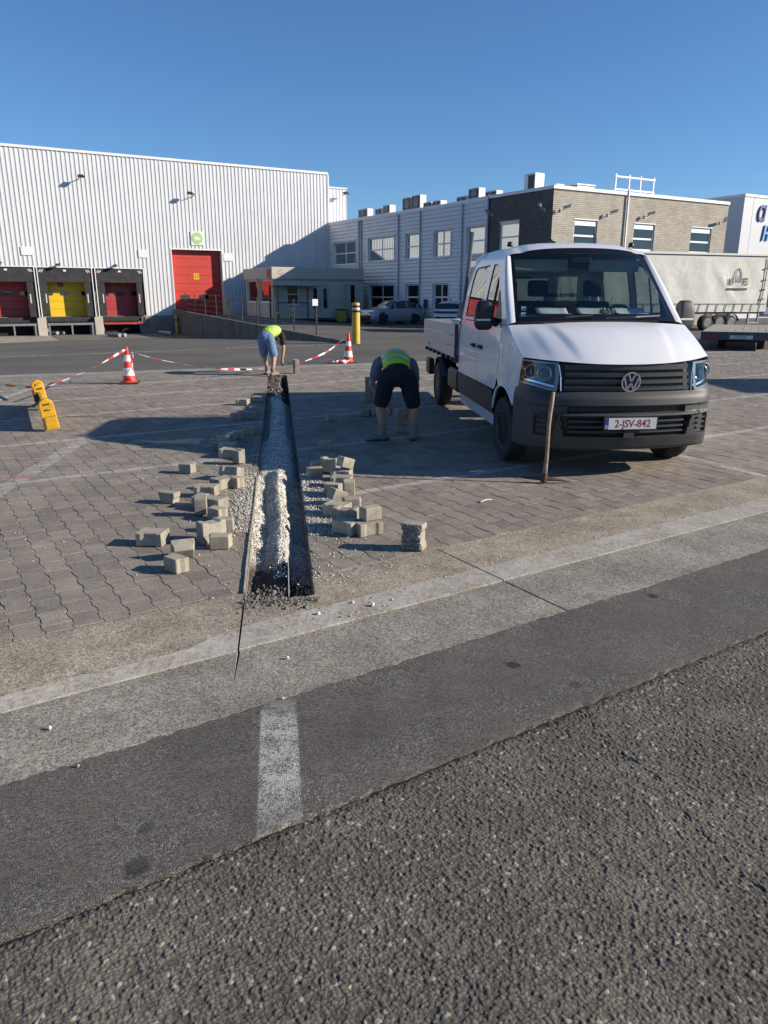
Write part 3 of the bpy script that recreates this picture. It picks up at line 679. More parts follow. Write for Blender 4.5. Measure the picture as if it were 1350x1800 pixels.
# ================================================================== BUILDINGS
WHITE = mat('white_cladding', (.655, .665, .68), .45, var=.04, scale=.6, spec=.4)
TRIM = mat('white_trim', (.78, .78, .77), .5)
GREYM = mat('grey_metal', (.30, .32, .34), .45, metal=.6, var=.15, scale=6)
DARKM = mat('dark_metal', (.035, .036, .04), .5, var=.2, scale=8)
RED = mat('red_door', (.52, .045, .03), .5, var=.07, scale=1.2)
RED2 = mat('dark_red_door', (.40, .045, .05), .5, var=.10, scale=1.2)
YEL = mat('yellow_door', (.80, .50, .012), .5, var=.06, scale=1.2)
BLACKR = mat('black_rubber', (.028, .028, .030), .8, var=.45, scale=2.5, detail=6)
CONC = mat('raw_concrete', (.30, .285, .245), .95, var=.3, scale=1.5, detail=7, bump=.01, bscale=20)
BEIGEC = mat('beige_concrete', (.50, .46, .38), .9, var=.12, scale=2)
GLASS = mat('coated_glass', (.50, .53, .55), .04, metal=1.0)
DGLASS = mat('dark_glass', (.018, .022, .026), .03, spec=.9)
VOID = mat('dark_interior', (.012, .012, .013), .9)
AW = math.atan2(.50134, .86525); AO = math.atan2(-.82952, .55847)
FW = frame((-22.90, 52.80, 0), AW); FO = frame((-4.46, 63.48, 0), AO); FB = frame((9.23, 43.15, 0), AW)
def onf(F, px, py):
    r = ray(px, py); n = F.to_3x3() @ Vector((0, 1, 0)); o = F.translation-Vector((0, 0, CH))
    t = o.dot(n)/r.dot(n); return F.inverted() @ (r*t+Vector((0, 0, CH)))
def sx(F, px, py=500): return onf(F, px, py).x
def ribs(mb, x0, x1, z0, z1, pitch=.28, dep=.035, y=0.0):
    k = math.floor(x0/pitch); prof = []
    while k*pitch < x1:
        for dx, dy in ((0, 0), (.15, 0), (.175, -dep), (.255, -dep)): prof.append((k*pitch+dx, y+dy))
        k += 1
    def at(x):
        for (a, p), (b, q) in zip(prof, prof[1:]):
            if a <= x <= b: return p+(q-p)*(x-a)/max(1e-9, b-a)
        return y
    prof = [(x0, at(x0))]+[q for q in prof if x0+1e-4 < q[0] < x1-1e-4]+[(x1, at(x1))]
    n = len(prof); mb.add([(x, yy, z0) for x, yy in prof]+[(x, yy, z1) for x, yy in prof], [(i, i+1, n+i+1, n+i) for i in range(n-1)])
def boards(mb, x0, x1, z0, z1, pitch=.25, dep=.075):
    k = math.floor(z0/pitch); zz = []
    while k*pitch < z1:
        a, b = max(z0, k*pitch), min(z1, (k+1)*pitch)
        if b-a > 1e-3:
            f = lambda z: -dep*(1-(z-k*pitch)/pitch)
            mb.add([(x0, f(a), a), (x1, f(a), a), (x1, f(b), b), (x0, f(b), b), (x0, 0.0, a), (x1, 0.0, a)], [(0, 1, 2, 3), (4, 5, 1, 0)])
        k += 1
def window(par, F, x0, x1, z0, z1, nx=2, nz=2, fr=.06, dep=.14, glass=None, frm=None, sill=True, split=None, case=False):
    m = MB(F); y0, y1 = dep-.06, dep
    m.box((x0, y0, z0), (x0+fr, y1, z1)); m.box((x1-fr, y0, z0), (x1, y1, z1)); m.box((x0+fr, y0, z0), (x1-fr, y1, z0+fr)); m.box((x0+fr, y0, z1-fr), (x1-fr, y1, z1))
    xs = [x0+fr+(x1-x0-2*fr)*i/nx for i in range(nx+1)]; zs = split or [z0+fr+(z1-z0-2*fr)*i/nz for i in range(nz+1)]
    for x in xs[1:-1]: m.box((x-fr/2, y0+.004, z0+fr), (x+fr/2, y1, z1-fr))
    for z in zs[1:-1]: m.box((x0+fr, y0+.008, z-fr/2), (x1-fr, y1, z+fr/2))
    if not case:
        for a, b, c, d in ((x0-.001, x0, z0, z1), (x1, x1+.001, z0, z1)): m.box((a, .0, c), (b, dep, d))
    if case:
        for a, b, c, d in ((x0-.07, x0, z0-.05, z1+.03), (x1, x1+.07, z0-.05, z1+.03)): m.box((a, -.09, c), (b, dep, d))
    w_ = m.build('window', frm or TRIM, par)
    for i in range(nx):
        for j in range(nz):
            g = MB(F); g.box((xs[i], dep-.03, zs[j]), (xs[i+1], dep-.02, zs[j+1])); g.build('pane', glass or GLASS, w_)
    m = MB(F); m.box((x0-.02, -.095 if case else -.02, z1), (x1+.02, dep, z1+.05)); m.build('lintel', frm or TRIM, w_)
    if sill: m = MB(F); m.box((x0-.05, -.11 if case else -.06, z0-.05), (x1+.05, dep, z0)); m.build('sill', frm or TRIM, w_)
    return w_
def floodlight(par, F, x, z, arm=.5, dn=0, name='floodlight'):
    m = MB(F); m.tube([(x, 0, z), (x, -arm, z+.12)], .035, 6); q = frame((x+dn, -arm-.1, z+.14), 0) @ Matrix.Rotation(.35, 4, 'X')
    m.cbox((0, 0, 0), (.42, .28, .12), q); m.cbox((0, 0, .08), (.25, .18, .06), q); return m.build(name, DARKM, par, bevel=.01)
# ---------------- warehouse
wh = new_root('warehouse', (-22.90, 52.80, 0), 'large white ribbed-metal warehouse with loading docks and red doors', 'warehouse')
ZR, ZS, X0, X1 = 11.06, .43, -32.0, 21.25
DK = [(-4.45, -1.05, RED2, None), (-.86, 2.62, YEL, '14'), (2.84, 6.12, RED2, '13')]
D12 = (8.44, 12.20, .0, 5.10)
holes = [(a+.30, b-.30, ZS, 3.6) for a, b, *_ in DK]+[D12]
mb = MB(FW)
for x0, x1, z0, z1 in rect_minus((X0, X1, ZS, ZR), holes): ribs(mb, x0, x1, z0, z1)
mb.build('cladding', WHITE, wh)
mb = MB(FW); mb.box((X0, .62, -1), (X1, 30, ZR-.1)); mb.build('hall_core', mat('core', (.2, .2, .2), .9), wh)
mb = MB(FW); mb.box((X0, -.09, ZR), (X1+.04, 30, ZR+.16)); mb.box((X1, -.06, .2), (X1+.1, 30, ZR)); mb.build('roof_edge', TRIM, wh)
q = X0
while q < X1-3: mb = MB(FW); mb.box((q, -.10, ZR+.163), (q+.05, 1, ZR+.20)); mb.build('roof_joint', GREYM, wh); q += 2.8
mb = MB(FW); mb.grid(lambda a, b: (21.25+.10+a*1.75, .25+(0.035 if int(a*12) % 2 else 0), 4+b*6.13), 12, 1); mb.box((21.35, .3, 4), (23.1, 20, 10.1)); mb.box((21.35, .2, 10.13), (23.14, 20, 10.25)); mb.build('stair_tower', WHITE, wh)
mb = MB(FW)   # concrete plinth with the dock pits
pit = [(a+.38, b-.38, -.85, -.17) for a, b, *_ in DK]
for x0, x1, z0, z1 in rect_minus((X0, X1, -1.2, ZS), pit+[(8.44, 12.2, -.2, ZS)]): mb.box((x0, -.03, z0), (x1, .3, z1-(.002 if z1 < ZS else 0)))
mb.build('plinth', CONC, wh)
for a, b, *_ in DK: m = MB(FW); m.box((a+.38, .31, -.9), (b-.38, .33, -.1)); m.build('pit', VOID, wh)
for q in (-.955, 2.73): m = MB(FW); m.box((q-.28, -.95, -.95), (q+.28, -.032, .40)); m.build('dock_pillar', BEIGEC, wh, bevel=.02)
for n, (a, b, dm, num) in enumerate(DK):
    pj = .75 if n else 1.0
    m = MB(FW); m.box((a, -pj, ZS+.02), (a+.05, -.04, 3.69)); m.box((b-.05, -pj, ZS+.02), (b, -.04, 3.69)); m.box((a+.05, -pj, 3.64), (b-.05, -.04, 3.69))
    sh = m.build('dock_shelter', BLACKR, wh)
    m = MB(FW); m.box((a+.055, -pj+.03, 2.72), (b-.055, -pj+.05, 3.63)); m.build('top_flap', BLACKR, sh)
    for s_ in (0, 1):
        x = a+.055 if s_ == 0 else b-.055-.5
        m = MB(FW); m.box((x, -pj+.055, ZS+.03), (x+.5, -pj+.075, 2.74)); m.build('side_flap', BLACKR, sh)
        xm = a+.40 if s_ == 0 else b-.40; m = MB(FW); m.box((xm-.04, -pj+.045, 1.35), (xm+.04, -pj+.053, 1.95)); m.build('marker', mat('marker_pale', (.55, .53, .46), .8), sh)
        for k in range(2):
            q = frame((a+.18+.13*k if s_ == 0 else b-.18-.13*k, -pj+.02, 3.46-.02*k), 0) @ Matrix.Rotation(.7 if s_ == 0 else -.7, 4, 'Y')
            m = MB(FW @ q); m.box((-.025, -.006, -.11), (.025, .004, .11)); m.build('marker', TRIM, sh)
    m = MB(FW)
    for x in (a-.03, b-.03): m.box((x, -pj-.03, ZS), (x+.06, -pj+.02, 3.72))
    m.box((a+.03, -pj-.03, 3.66), (b-.03, -pj+.02, 3.72)); m.build('shelter_frame', GREYM if False else TRIM, sh)
    m = MB(FW); m.box(((a+b)/2-.09, -pj+.012, 3.42), ((a+b)/2+.09, -pj+.028, 3.53)); m.build('marker', TRIM, sh)
    dr = None; zz = ZS+.01; k = 0
    while zz < 3.5:
        m = MB(FW); m.box((a+.31, .22, zz), (b-.31, .27, min(3.58, zz+.505))); 
        o = m.build('dock_door' if dr is None else 'door_panel', dm, wh if dr is None else dr, bevel=.006); dr = dr or o; zz += .515
    for k in range(3):
        x = a+.62+k*(b-a-1.24)/2; m = MB(FW); pl = [(x+.33*c_, 1.98+.13*s_) for c_, s_ in ((-1, -.5), (-.8, -1), (.8, -1), (1, -.5), (1, .5), (.8, 1), (-.8, 1), (-1, .5))]
        m.add([(p, .205, z) for p, z in pl]+[(p, .219, z) for p, z in pl], [tuple(range(8))]+[(i, (i+1) % 8, 8+(i+1) % 8, 8+i) for i in range(8)]); m.build('vision_pane', DGLASS, dr)
    if num:
        m = MB(FW); xc = (a+b)/2-.25; m.box((xc-.2, .195, 2.42), (xc+.2, .215, 2.76)); m.build('number_plate', mat('num_plate', (.45, .12, .02) if n == 1 else (.5, .33, .02), .6), dr)
        text('number', num, .34, FW @ frame((xc, .19, 2.59)) @ Matrix.Rotation(math.pi/2, 4, 'X'), mat('num_ink', (.12, .01, .01), .6), dr)
    m = MB(FW); m.box((a+.35, -.62, .08), (b-.35, -.04, ZS-.02)); m.build('dock_leveller', BLACKR, wh, bevel=.02)
    m = MB(FW); fr_ = RED2 if n == 2 else GREYM; m.box((a+.25, -.98, -.12), (b-.25, -.85, .02))
    if n < 2:
        for x in (a+.3, (a+b)/2, b-.4): m.box((x, -.975, -.85), (x+.1, -.87, -.121))
    m.build('dock_frame', fr_, wh)
    for x in (a+.12, b-.30): m = MB(FW); m.box((x, -.84, -.02), (x+.18, -.72, .36)); m.build('dock_bumper', BLACKR, wh, bevel=.02)
    m = MB(FW); m.tube([(a+1.6, 0, 3.95), (a+1.35, -.9, 3.85)], .05, 6); m.cbox((a+1.32, -1.0, 3.84), (.22, .4, .14)); m.build('dock_lamp', DARKM, wh)
zz = .35; dr = None                                                 # tall red sectional door 12
while zz < 5.05:
    m = MB(FW); m.box((8.50, .42, zz), (12.14, .47, min(5.06, zz+.585))); o = m.build('tall_door' if dr is None else 'door_panel', RED, wh if dr is None else dr, bevel=.006); dr = dr or o; zz += .595
for x in (9.35, 10.75):
    m = MB(FW); pl = [(x+.36*c_, 1.75+.16*s_) for c_, s_ in ((-1, -.5), (-.8, -1), (.8, -1), (1, -.5), (1, .5), (.8, 1), (-.8, 1), (-1, .5))]
    m.add([(p, .405, z) for p, z in pl]+[(p, .419, z) for p, z in pl], [tuple(range(8))]+[(i, (i+1) % 8, 8+(i+1) % 8, 8+i) for i in range(8)]); m.build('vision_pane', DGLASS, dr)
m = MB(FW); m.box((10.08, .405, 3.02), (10.50, .418, 3.46)); m.build('number_plate', mat('num_yellow', (.72, .43, .02), .6), dr)
text('number', '12', .38, FW @ frame((10.29, .40, 3.24)) @ Matrix.Rotation(math.pi/2, 4, 'X'), mat('num_ink', (.12, .01, .01), .6), dr)
m = MB(FW); m.box((8.36, -.06, .0), (8.44, .5, 5.18)); m.box((12.20, -.06, 0), (12.28, .5, 5.18)); m.box((8.44, -.06, 5.10), (12.2, .5, 5.18)); m.build('door_frame', TRIM, wh)
m = MB(FW); m.box((8.44, .48, 0), (12.2, .5, 5.1)); m.build('door_void', VOID, wh)
gx, gz = onf(FW, 346, 419).x, onf(FW, 346, 419).z
m = MB(FW); m.box((gx-.46, -.075, gz-.48), (gx+.46, -.055, gz+.48)); sg = m.build('round_sign', TRIM, wh)
m = MB(FW @ frame((gx, -.078, gz)) @ Matrix.Rotation(math.pi/2, 4, 'X')); m.lathe([(.41, -.002), (.41, .012)], 32); m.build('green_disc', mat('sign_green', (.40, .58, .22), .6), sg)
m = MB(FW); m.box((gx-.22, -.10, gz-.10), (gx+.12, -.091, gz+.10)); m.box((gx+.14, -.10, gz-.10), (gx+.24, -.091, gz+.04))
for q in (gx-.12, gx+.15): m.add([(q+.055*math.cos(k*.785), -.099, gz-.12+.055*math.sin(k*.785)) for k in range(8)], [tuple(range(8))])
m.build('lorry_icon', TRIM, sg)
for px, py in ((47, 441), (252, 446), (400, 452)):
    p = onf(FW, px, py); m = MB(FW); m.box((p.x-.36, -.07, p.z-.27), (p.x+.36, -.05, p.z+.27)); m.build('blank_board', TRIM, wh)
for px, py, dn in ((338, 346, -.35), (137, 316, .1), (604, 344, 0)): p = onf(FW, px, py); floodlight(wh, FW, p.x, p.z, .6 if px < 500 else .3, dn)
m = MB(FW); m.box((14.0, -.14, ZS-.02), (14.6, -.04, .9)); m.build('meter_box', TRIM, wh)
# ---------------- office block, shaded facade of white boards
of = new_root('office_block', (-4.46, 63.48, 0), 'two-storey white-boarded office block with air conditioners on its roof', 'building')
ZO, SO = 7.37, 19.3
def so(px, py): return onf(FO, px, py)
UPW = [(587, 627), (648, 694), (714, 740), (763, 793), (820, 853)]; LOW = [(650, 694), (714, 739), (762, 789)]
up = [(so(a, 440).x, so(b, 440).x, 4.27, 5.93) for a, b in UPW]; up[0] = (.8, 4.2, 4.2, 5.93); low = [(so(a, 515).x, so(b, 515).x, .85, 2.62) for a, b in LOW]
mb = MB(FO)
for r_ in rect_minus((0, SO, .35, ZO), up+low): boards(mb, *r_)
mb.build('cladding', mat('board_cladding', (.70, .715, .73), .5, var=.05, scale=.8), of)
mb = MB(FO); mb.box((0.02, .16, 0), (SO, 12, ZO-.05)); mb.build('core_wall', VOID, of)
mb = MB(FO); mb.box((0, -.06, ZO), (SO, 12, ZO+.14)); mb.build('roof_edge', TRIM, of)
mb = MB(FO); mb.box((0, -.03, 0), (SO, .15, .349)); mb.build('plinth', CONC, of)
for k, (x0, x1, z0, z1) in enumerate(up): window(of, FO, x0, x1, z0, z1, 2 if x1-x0 > 1.9 or k in (0, 3) else 1, 2, fr=.09, case=True)
for k, (x0, x1, z0, z1) in enumerate(low): window(of, FO, x0, x1, z0, z1, 1 if k == 1 else 2, 2, fr=.10, glass=DGLASS, case=True)
for px in (633, 637, 702, 740, 813):
    x = so(px, 450).x; m = MB(FO); m.tube([(x, -.11, .1), (x, -.11, ZO-.05)], .055, 8); m.build('drainpipe', mat('pipe_grey', (.45, .47, .50), .5), of, smooth=True)
m = MB(FO); p = so(750, 535); m.box((p.x-.18, -.16, 1.05), (p.x+.18, -.03, 1.6)); q = m.build('charging_box', DARKM, of, bevel=.02)
m = MB(FO); m.tube([(p.x-.1, -.18, 1.1), (p.x-.35, -.22, .5), (p.x-.3, -.3, .3), (p.x+.1, -.25, .5), (p.x+.05, -.17, 1.1)], .03, 6); m.build('cable', DARKM, q)
def ac(x, y, z, wdt, hgt, lab, F=FO):
    b = F @ Vector((x, y, z)); o = new_root('air_conditioner', b, lab, 'air conditioner', 'air conditioners on the office roof'); f = F @ frame((x, y, z))
    m = MB(f); m.box((-wdt/2, -.2, .1), (wdt/2, .35, hgt)); m.build('casing', mat('ac_case', (.62, .62, .60), .5), o, bevel=.02)
    m = MB(f); m.box((-wdt/2+.05, -.214, .17), (wdt/2-.05, -.202, hgt-.07)); m.build('grille', DARKM, o)
    m = MB(f @ frame((0, -.216, (.1+hgt)/2)) @ Matrix.Rotation(math.pi/2, 4, 'X'))
    R_ = min(wdt, hgt)*.33; m.lathe([(R_, 0), (R_, .01), (R_-.02, .012), (R_-.02, 0)], 16); m.build('fan_ring', GREYM, o)
    m = MB(f)
    for q in (-wdt/2+.08, wdt/2-.16): m.box((q, -.18, -.002), (q+.08, .33, .1))
    m.build('feet', GREYM, o)
for k, (px, wd_, hg) in enumerate(((624, 1.3, .72), (651, .85, .55), (665, .85, .7), (700, 1.0, .95), (716, 1.0, 1.0), (736, .9, .42), (752, .9, .42), (795, .95, .42), (816, 1.0, .78), (846, 1.0, .45))):
    ac(so(px, 380).x, .9, ZO+.14, wd_, hg, f'{ORD[k]} rooftop air conditioner on the office block, counting from the warehouse')
# ---------------- brick block
bk = new_root('brick_block', (9.23, 43.15, 0), 'two-storey brick building with white roof edge and security cameras', 'building')
BR = NT('pale_brick', .9, .3)
tc = BR.N.new('ShaderNodeUVMap').outputs[0]; bt = BR.N.new('ShaderNodeTexBrick'); BR.L.new(tc, bt.inputs['Vector'])
bt.inputs['Color1'].default_value = (.485, .445, .375, 1); bt.inputs['Color2'].default_value = (.40, .365, .305, 1); bt.inputs['Mortar'].default_value = (.30, .28, .245, 1)
bt.inputs['Scale'].default_value = 1; bt.inputs['Brick Width'].default_value = .30; bt.inputs['Row Height'].default_value = .10; bt.inputs['Mortar Size'].default_value = .012; bt.inputs['Bias'].default_value = 0
cc = BR.scale(bt.outputs['Color'], BR.rng(BR.noise(1.2, 4), .3, .7, .85, 1.12)); BR.done(cc, BR.bump(BR.math('MULTIPLY', bt.outputs['Fac'], -1), .012))
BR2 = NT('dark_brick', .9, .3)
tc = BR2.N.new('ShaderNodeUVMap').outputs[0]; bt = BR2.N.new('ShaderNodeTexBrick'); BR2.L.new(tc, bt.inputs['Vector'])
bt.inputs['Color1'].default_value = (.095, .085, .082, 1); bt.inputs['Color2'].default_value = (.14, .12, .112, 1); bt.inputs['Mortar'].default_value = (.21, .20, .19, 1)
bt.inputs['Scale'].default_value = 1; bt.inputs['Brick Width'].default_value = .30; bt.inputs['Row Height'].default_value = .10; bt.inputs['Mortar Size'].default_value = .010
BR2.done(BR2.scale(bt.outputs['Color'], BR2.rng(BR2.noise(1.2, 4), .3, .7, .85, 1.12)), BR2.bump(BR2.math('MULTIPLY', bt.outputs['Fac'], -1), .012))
def brickwall(F, x0, x1, z0, z1, hs, m_, name='brick_wall', dep=.14):
    mb = MB(F); uvs = []
    for a, b, c, d in rect_minus((x0, x1, z0, z1), hs):
        mb.add([(a, 0, c), (b, 0, c), (b, 0, d), (a, 0, d)], [(0, 1, 2, 3)]); uvs += [(a, c), (b, c), (b, d), (a, d)]
    for a, b, c, d in hs:
        for p, q in (((a, c), (a, d)), ((a, d), (b, d)), ((b, d), (b, c)), ((b, c), (a, c))):
            mb.add([(p[0], 0, p[1]), (q[0], 0, q[1]), (q[0], dep, q[1]), (p[0], dep, p[1])], [(3, 2, 1, 0)]); uvs += [(p[0], p[1]), (q[0], q[1]), (q[0]+dep, q[1]), (p[0]+dep, p[1])]
    o = mb.build(name, m_, bk); l = o.data.uv_layers.new(name='UVMap')
    for i, lp in enumerate(o.data.loops): l.data[i].uv = uvs[lp.vertex_index]
    return o
ZB = 7.40; SB = 14.85
fwin = [(1.64, 3.43, 4.41, 5.92), (6.40, 8.20, 4.41, 5.92), (11.5, 13.45, 4.41, 5.92)]; fwin += [(a, b, 1.0, 2.6) for a, b, *_ in fwin]
brickwall(FB, 0, SB, 0, ZB, fwin, BR.m)
swin = [(so(878, 410).x, so(912, 410).x, 4.3, 5.98)]
SE = (FO.inverted() @ Vector((9.23, 43.15, 0))).x
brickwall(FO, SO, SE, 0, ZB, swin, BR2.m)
for q in fwin: window(bk, FB, *q, 1, 2, fr=.10, glass=DGLASS, split=[q[2]+.1, (q[2]+q[3])/2-.08, q[3]-.32])
for q in fwin:
    m = MB(FB); m.box((q[0]+.1, .06, q[3]-.30), (q[1]-.1, .10, q[3]-.1)); m.build('shutter_box', TRIM, bk)
for q in swin:
    window(bk, FO, *q, 1, 2, fr=.09)
    m = MB(FO); m.box((q[0]+.05, .02, q[3]-.14), (q[1]-.05, .06, q[3]-.01)); m.build('shutter_box', TRIM, bk)
c2, c1 = Vector((9.23, 43.15, 0)), FO @ Vector((SO, 0, 0)); cB = FB @ Vector((SB, 0, 0)); bb = FB.to_3x3() @ Vector((0, 1, 0))
nf, ns = FB.to_3x3() @ Vector((0, -1, 0)), FO.to_3x3() @ Vector((0, -1, 0))
inn = [c2-nf*.16-ns*.16, cB-nf*.16, cB+bb*11, c1+bb*9, c1-ns*.16]
mb = MB(); mb.prism([(p.x, p.y) for p in inn], 0, ZB-.1); mb.build('core_wall', VOID, bk)
mb = MB(FB); mb.box((SB-.002, .002, 0), (SB+.01, 11, ZB)); mb.build('brick_wall', CONC, bk)
oc = [c2+nf*.09+ns*.09, cB+nf*.09, cB+bb*11, c1+bb*9, c1+ns*.09]
mb = MB(); mb.prism([(p.x, p.y) for p in oc], ZB, ZB+.17); mb.build('roof_edge', TRIM, bk)
x = onf(FB, 1098, 400).x; m = MB(FB); m.tube([(x, -.10, .1), (x, -.10, ZB+.3)], .06, 8); m.build('drainpipe', TRIM, bk, smooth=True)
x = so(884, 370).x; m = MB(FO); m.tube([(x-1.2, -.10, .1), (x-1.2, -.10, ZB+.2)], .05, 8); m.build('drainpipe', mat('pipe_grey', (.45, .47, .50), .5), bk, smooth=True)
def camera_on(F, px, py, yaw, arm=.35):
    p = onf(F, px, py); m = MB(F); m.cbox((p.x, -.03, p.z), (.1, .06, .16)); m.tube([(p.x, -.05, p.z), (p.x, -arm, p.z+.05)], .025, 6); q = frame((p.x, -arm, p.z+.12), yaw) @ Matrix.Rotation(-.25, 4, 'X')
    m.cbox((0, -.12, 0), (.13, .42, .12), q); m.cbox((0, -.14, .075), (.17, .5, .02), q); return m.build('security_camera', mat('camera_case', (.50, .50, .48), .5), bk, bevel=.006)
for a in ((FO, 958, 369, .6), (FO, 866, 378, .2), (FB, 985, 370, .9), (FB, 1068, 378, .9), (FB, 1133, 381, .8), (FB, 1265, 392, -.6)): camera_on(*a)
# on the brick roof: box vent, frame of an old sign, low vents
p = onf(FO, 911, 330); f = FO @ frame((p.x, 1.2, ZB+.17))
o = new_root('roof_vent', f.translation, 'pale upright box vent on the brick building roof', 'vent'); m = MB(f); m.box((-.45, -.35, 0), (.45, .4, 1.0)); m.build('casing', TRIM, o, bevel=.02); m = MB(f); m.box((-.1, -.362, .12), (.40, -.352, .9)); m.build('grille', DARKM, o)
p0, p1 = onf(FB, 1106, 340).x+.5, onf(FB, 1168, 340).x+.8; f = FB @ frame(((p0+p1)/2, 1.6, ZB+.17)); hw = (p1-p0)/2
o = new_root('empty_billboard', f.translation, 'white tubular frame standing empty on the brick building roof', 'frame')
for x in (-hw, -hw*.3, hw*.3, hw): m = MB(f); m.box((x-.04, -.04, 0), (x+.04, .04, 1.25)); m.build('upright', TRIM, o)
for z in (.35, 1.05): m = MB(f); m.box((-hw-.1, -.045-.02*z, z), (hw+.1, -.001-.04, z+.09)); m.build('rail', TRIM, o)
for x in (-hw+.05, hw*.6): m = MB(f); m.tube([(x, 0, 1.1), (x, 1.3, 0.02)], .03, 6); m.build('brace', TRIM, o)
for k, (px, wd_, hg) in enumerate(((1013, .5, .25), (1060, 1.4, .35), (1200, 1.2, .2))):
    b = FB @ Vector((onf(FB, px, 340).x+.4, 2.2, ZB+.17)); o = new_root('roof_hatch', b, ['small low roof hatch nearest the corner of the brick building', 'long low roof hatch in the middle of the brick building', 'flat roof hatch right of the empty sign frame'][k], 'hatch', 'low hatches on the brick roof')
    f = FB @ frame((onf(FB, px, 340).x+.4, 2.2, ZB+.17)); m = MB(f); m.box((-wd_/2, -.4, 0), (wd_/2, .4, hg*1.3)); m.build('kerb', GREYM, o, bevel=.02); m = MB(f); m.box((-wd_/2-.05, -.45, hg*1.3), (wd_/2+.05, .45, hg*1.3+.08)); m.build('lid', TRIM, o, bevel=.01)
# ---------------- white building with blue letters at the right edge
FS = frame(atY(1310, 345, 64)*Vector((1, 1, 0)) if False else (atY(1310, 345, 64).x, 64, 0), AW); zs = atY(1310, 345, 64).z
sb = new_root('sign_building', FS.translation, 'tall white metal building with blue lettering at the right edge', 'building')
m = MB(FS); m.box((0, 0, 0), (30, 25, zs)); m.build('hall', mat('panel_white', (.56, .575, .60), .55, var=.03, scale=.4), sb)
m = MB(FS); m.box((-.05, -.06, zs), (30, 25, zs+.2)); m.build('roof_edge', TRIM, sb)
for k in range(8): m = MB(FS); m.box((1.2+k*3.4, -.012, .4), (1.215+k*3.4, -.002, zs-.05)); m.build('panel_joint', GREYM, sb)
p = onf(FS, 1330, 376); text('lettering', 'Cl', 1.75, FS @ frame((p.x, -.08, p.z)) @ Matrix.Rotation(math.pi/2, 4, 'X'), mat('letter_navy', (.035, .05, .26), .5), sb, .05, 'LEFT', .22, .03, sx=.62)
p = onf(FS, 1338, 411); text('lettering', 'H', 1.7, FS @ frame((p.x, -.08, p.z)) @ Matrix.Rotation(math.pi/2, 4, 'X'), mat('letter_blue', (.06, .30, .68), .5), sb, .05, 'LEFT', .22, .03, sx=.7)
p = onf(FS, 1338, 540); m = MB(FS); m.box((p.x, -.03, .3), (p.x+3.4, .0-.005, 3.2)); m.build('dock_opening', VOID, sb); m = MB(FS); m.box((p.x, -.3, .3), (p.x+3.4, -.031, .9)); m.build('dock_bumper', mat('bumper_blue', (.06, .09, .25), .6), sb)
# ---------------- guard house between warehouse and office
FG = frame((-7.6, 52.68, dip(-7.6, 52.68)-.05), AW) @ Matrix.Scale(.95, 4); gh = new_root('guard_house', FG.translation, 'low beige gatehouse with flat roof between warehouse and office', 'building')
ZG = (3.72-FG.translation.z)/.95; CREAM = mat('cream_wall', (.50, .465, .40), .7, var=.06, scale=1)
gw = lambda px: onf(FG, px, 530).x
ops = [(gw(505), gw(526), 1.0, 2.45), (gw(549), gw(578), 0, 2.35), (gw(607), gw(624), 0, 2.4)]
m = MB(FG)
for r_ in rect_minus((0, 7.4, 0, ZG-.8), ops): m.box((r_[0], 0, r_[2]), (r_[1], .12, r_[3]-(.0015 if r_[3] < ZG-.81 else 0)))
m.build('front_wall', CREAM, gh)
m = MB(FG); m.box((.1, .25, 0), (7.3, 5.6, ZG-.85)); m.build('core_wall', VOID, gh)
m = MB(FG); m.box((-.14, -.14, ZG-.8), (7.38, 5.7, ZG)); m.build('fascia', CREAM, gh, bevel=.015)
m = MB(FG); m.box((-.15, -.152, ZG-.84), (7.38, -.10, ZG-.80)); m.build('drip_edge', GREYM, gh)
window(gh, FG, *ops[0], 1, 2, fr=.06, dep=.12, glass=DGLASS, sill=True)
m = MB(FG); a, b = ops[1][:2]; m.box((a, .05, .02), ((a+b)/2-.01, .09, 2.33)); dd_ = m.build('double_door', CREAM, gh); m = MB(FG); m.box(((a+b)/2+.01, .05, .02), (b, .09, 2.33)); m.build('door_leaf', CREAM, dd_)
for x in (a+.12, b-.42): m = MB(FG); m.box((x, .03, .7), (x+.30, .046, 2.15)); m.build('pane', DGLASS, dd_)
for x in ((a+b)/2-.07, (a+b)/2+.05): m = MB(FG); m.tube([(x, .0, .95), (x, .0, 1.35)], .015, 6); m.build('handle', GREYM, dd_)
m = MB(FG); m.box((0, -.02, 0), (.06, 1.0, 2.35), frame((gw(607), 0, 0), math.pi*.98)); m.build('open_door', CREAM, gh)
m = MB(FG @ Matrix.Rotation(math.pi/2, 4, 'Z')); L_ = 5.7      # left side: local x runs back from the corner
FGL = FG @ Matrix.Translation((0, 5.7, 0)) @ Matrix.Rotation(-math.pi/2, 4, 'Z')
hs = [(.3, 2.5, 1.15, 2.75), (3.0, 5.3, 1.15, 2.75)]
m = MB(FGL)
for r_ in rect_minus((0, 5.57, 0, ZG-.82), hs): m.box((r_[0], 0, r_[2]), (r_[1], .12, r_[3]-.0015))
m.build('side_wall', CREAM, gh)
for q in hs: window(gh, FGL, *q, 1, 1, fr=.08, dep=.12, glass=GLASS, sill=True)
m = MB(FGL); m.box((2.7, -.03, 0), (2.85, -.001, ZG-.84)); m.build('corner_post', GREYM, gh)
m = MB(FGL); m.box((4.9, -.165, ZG-.72), (5.6, -.145, ZG-.15)); m.build('red_panel', RED, gh)
m = MB(FG @ frame((.55, -.145, ZG-.36)) @ Matrix.Rotation(math.pi/2, 4, 'X')); 
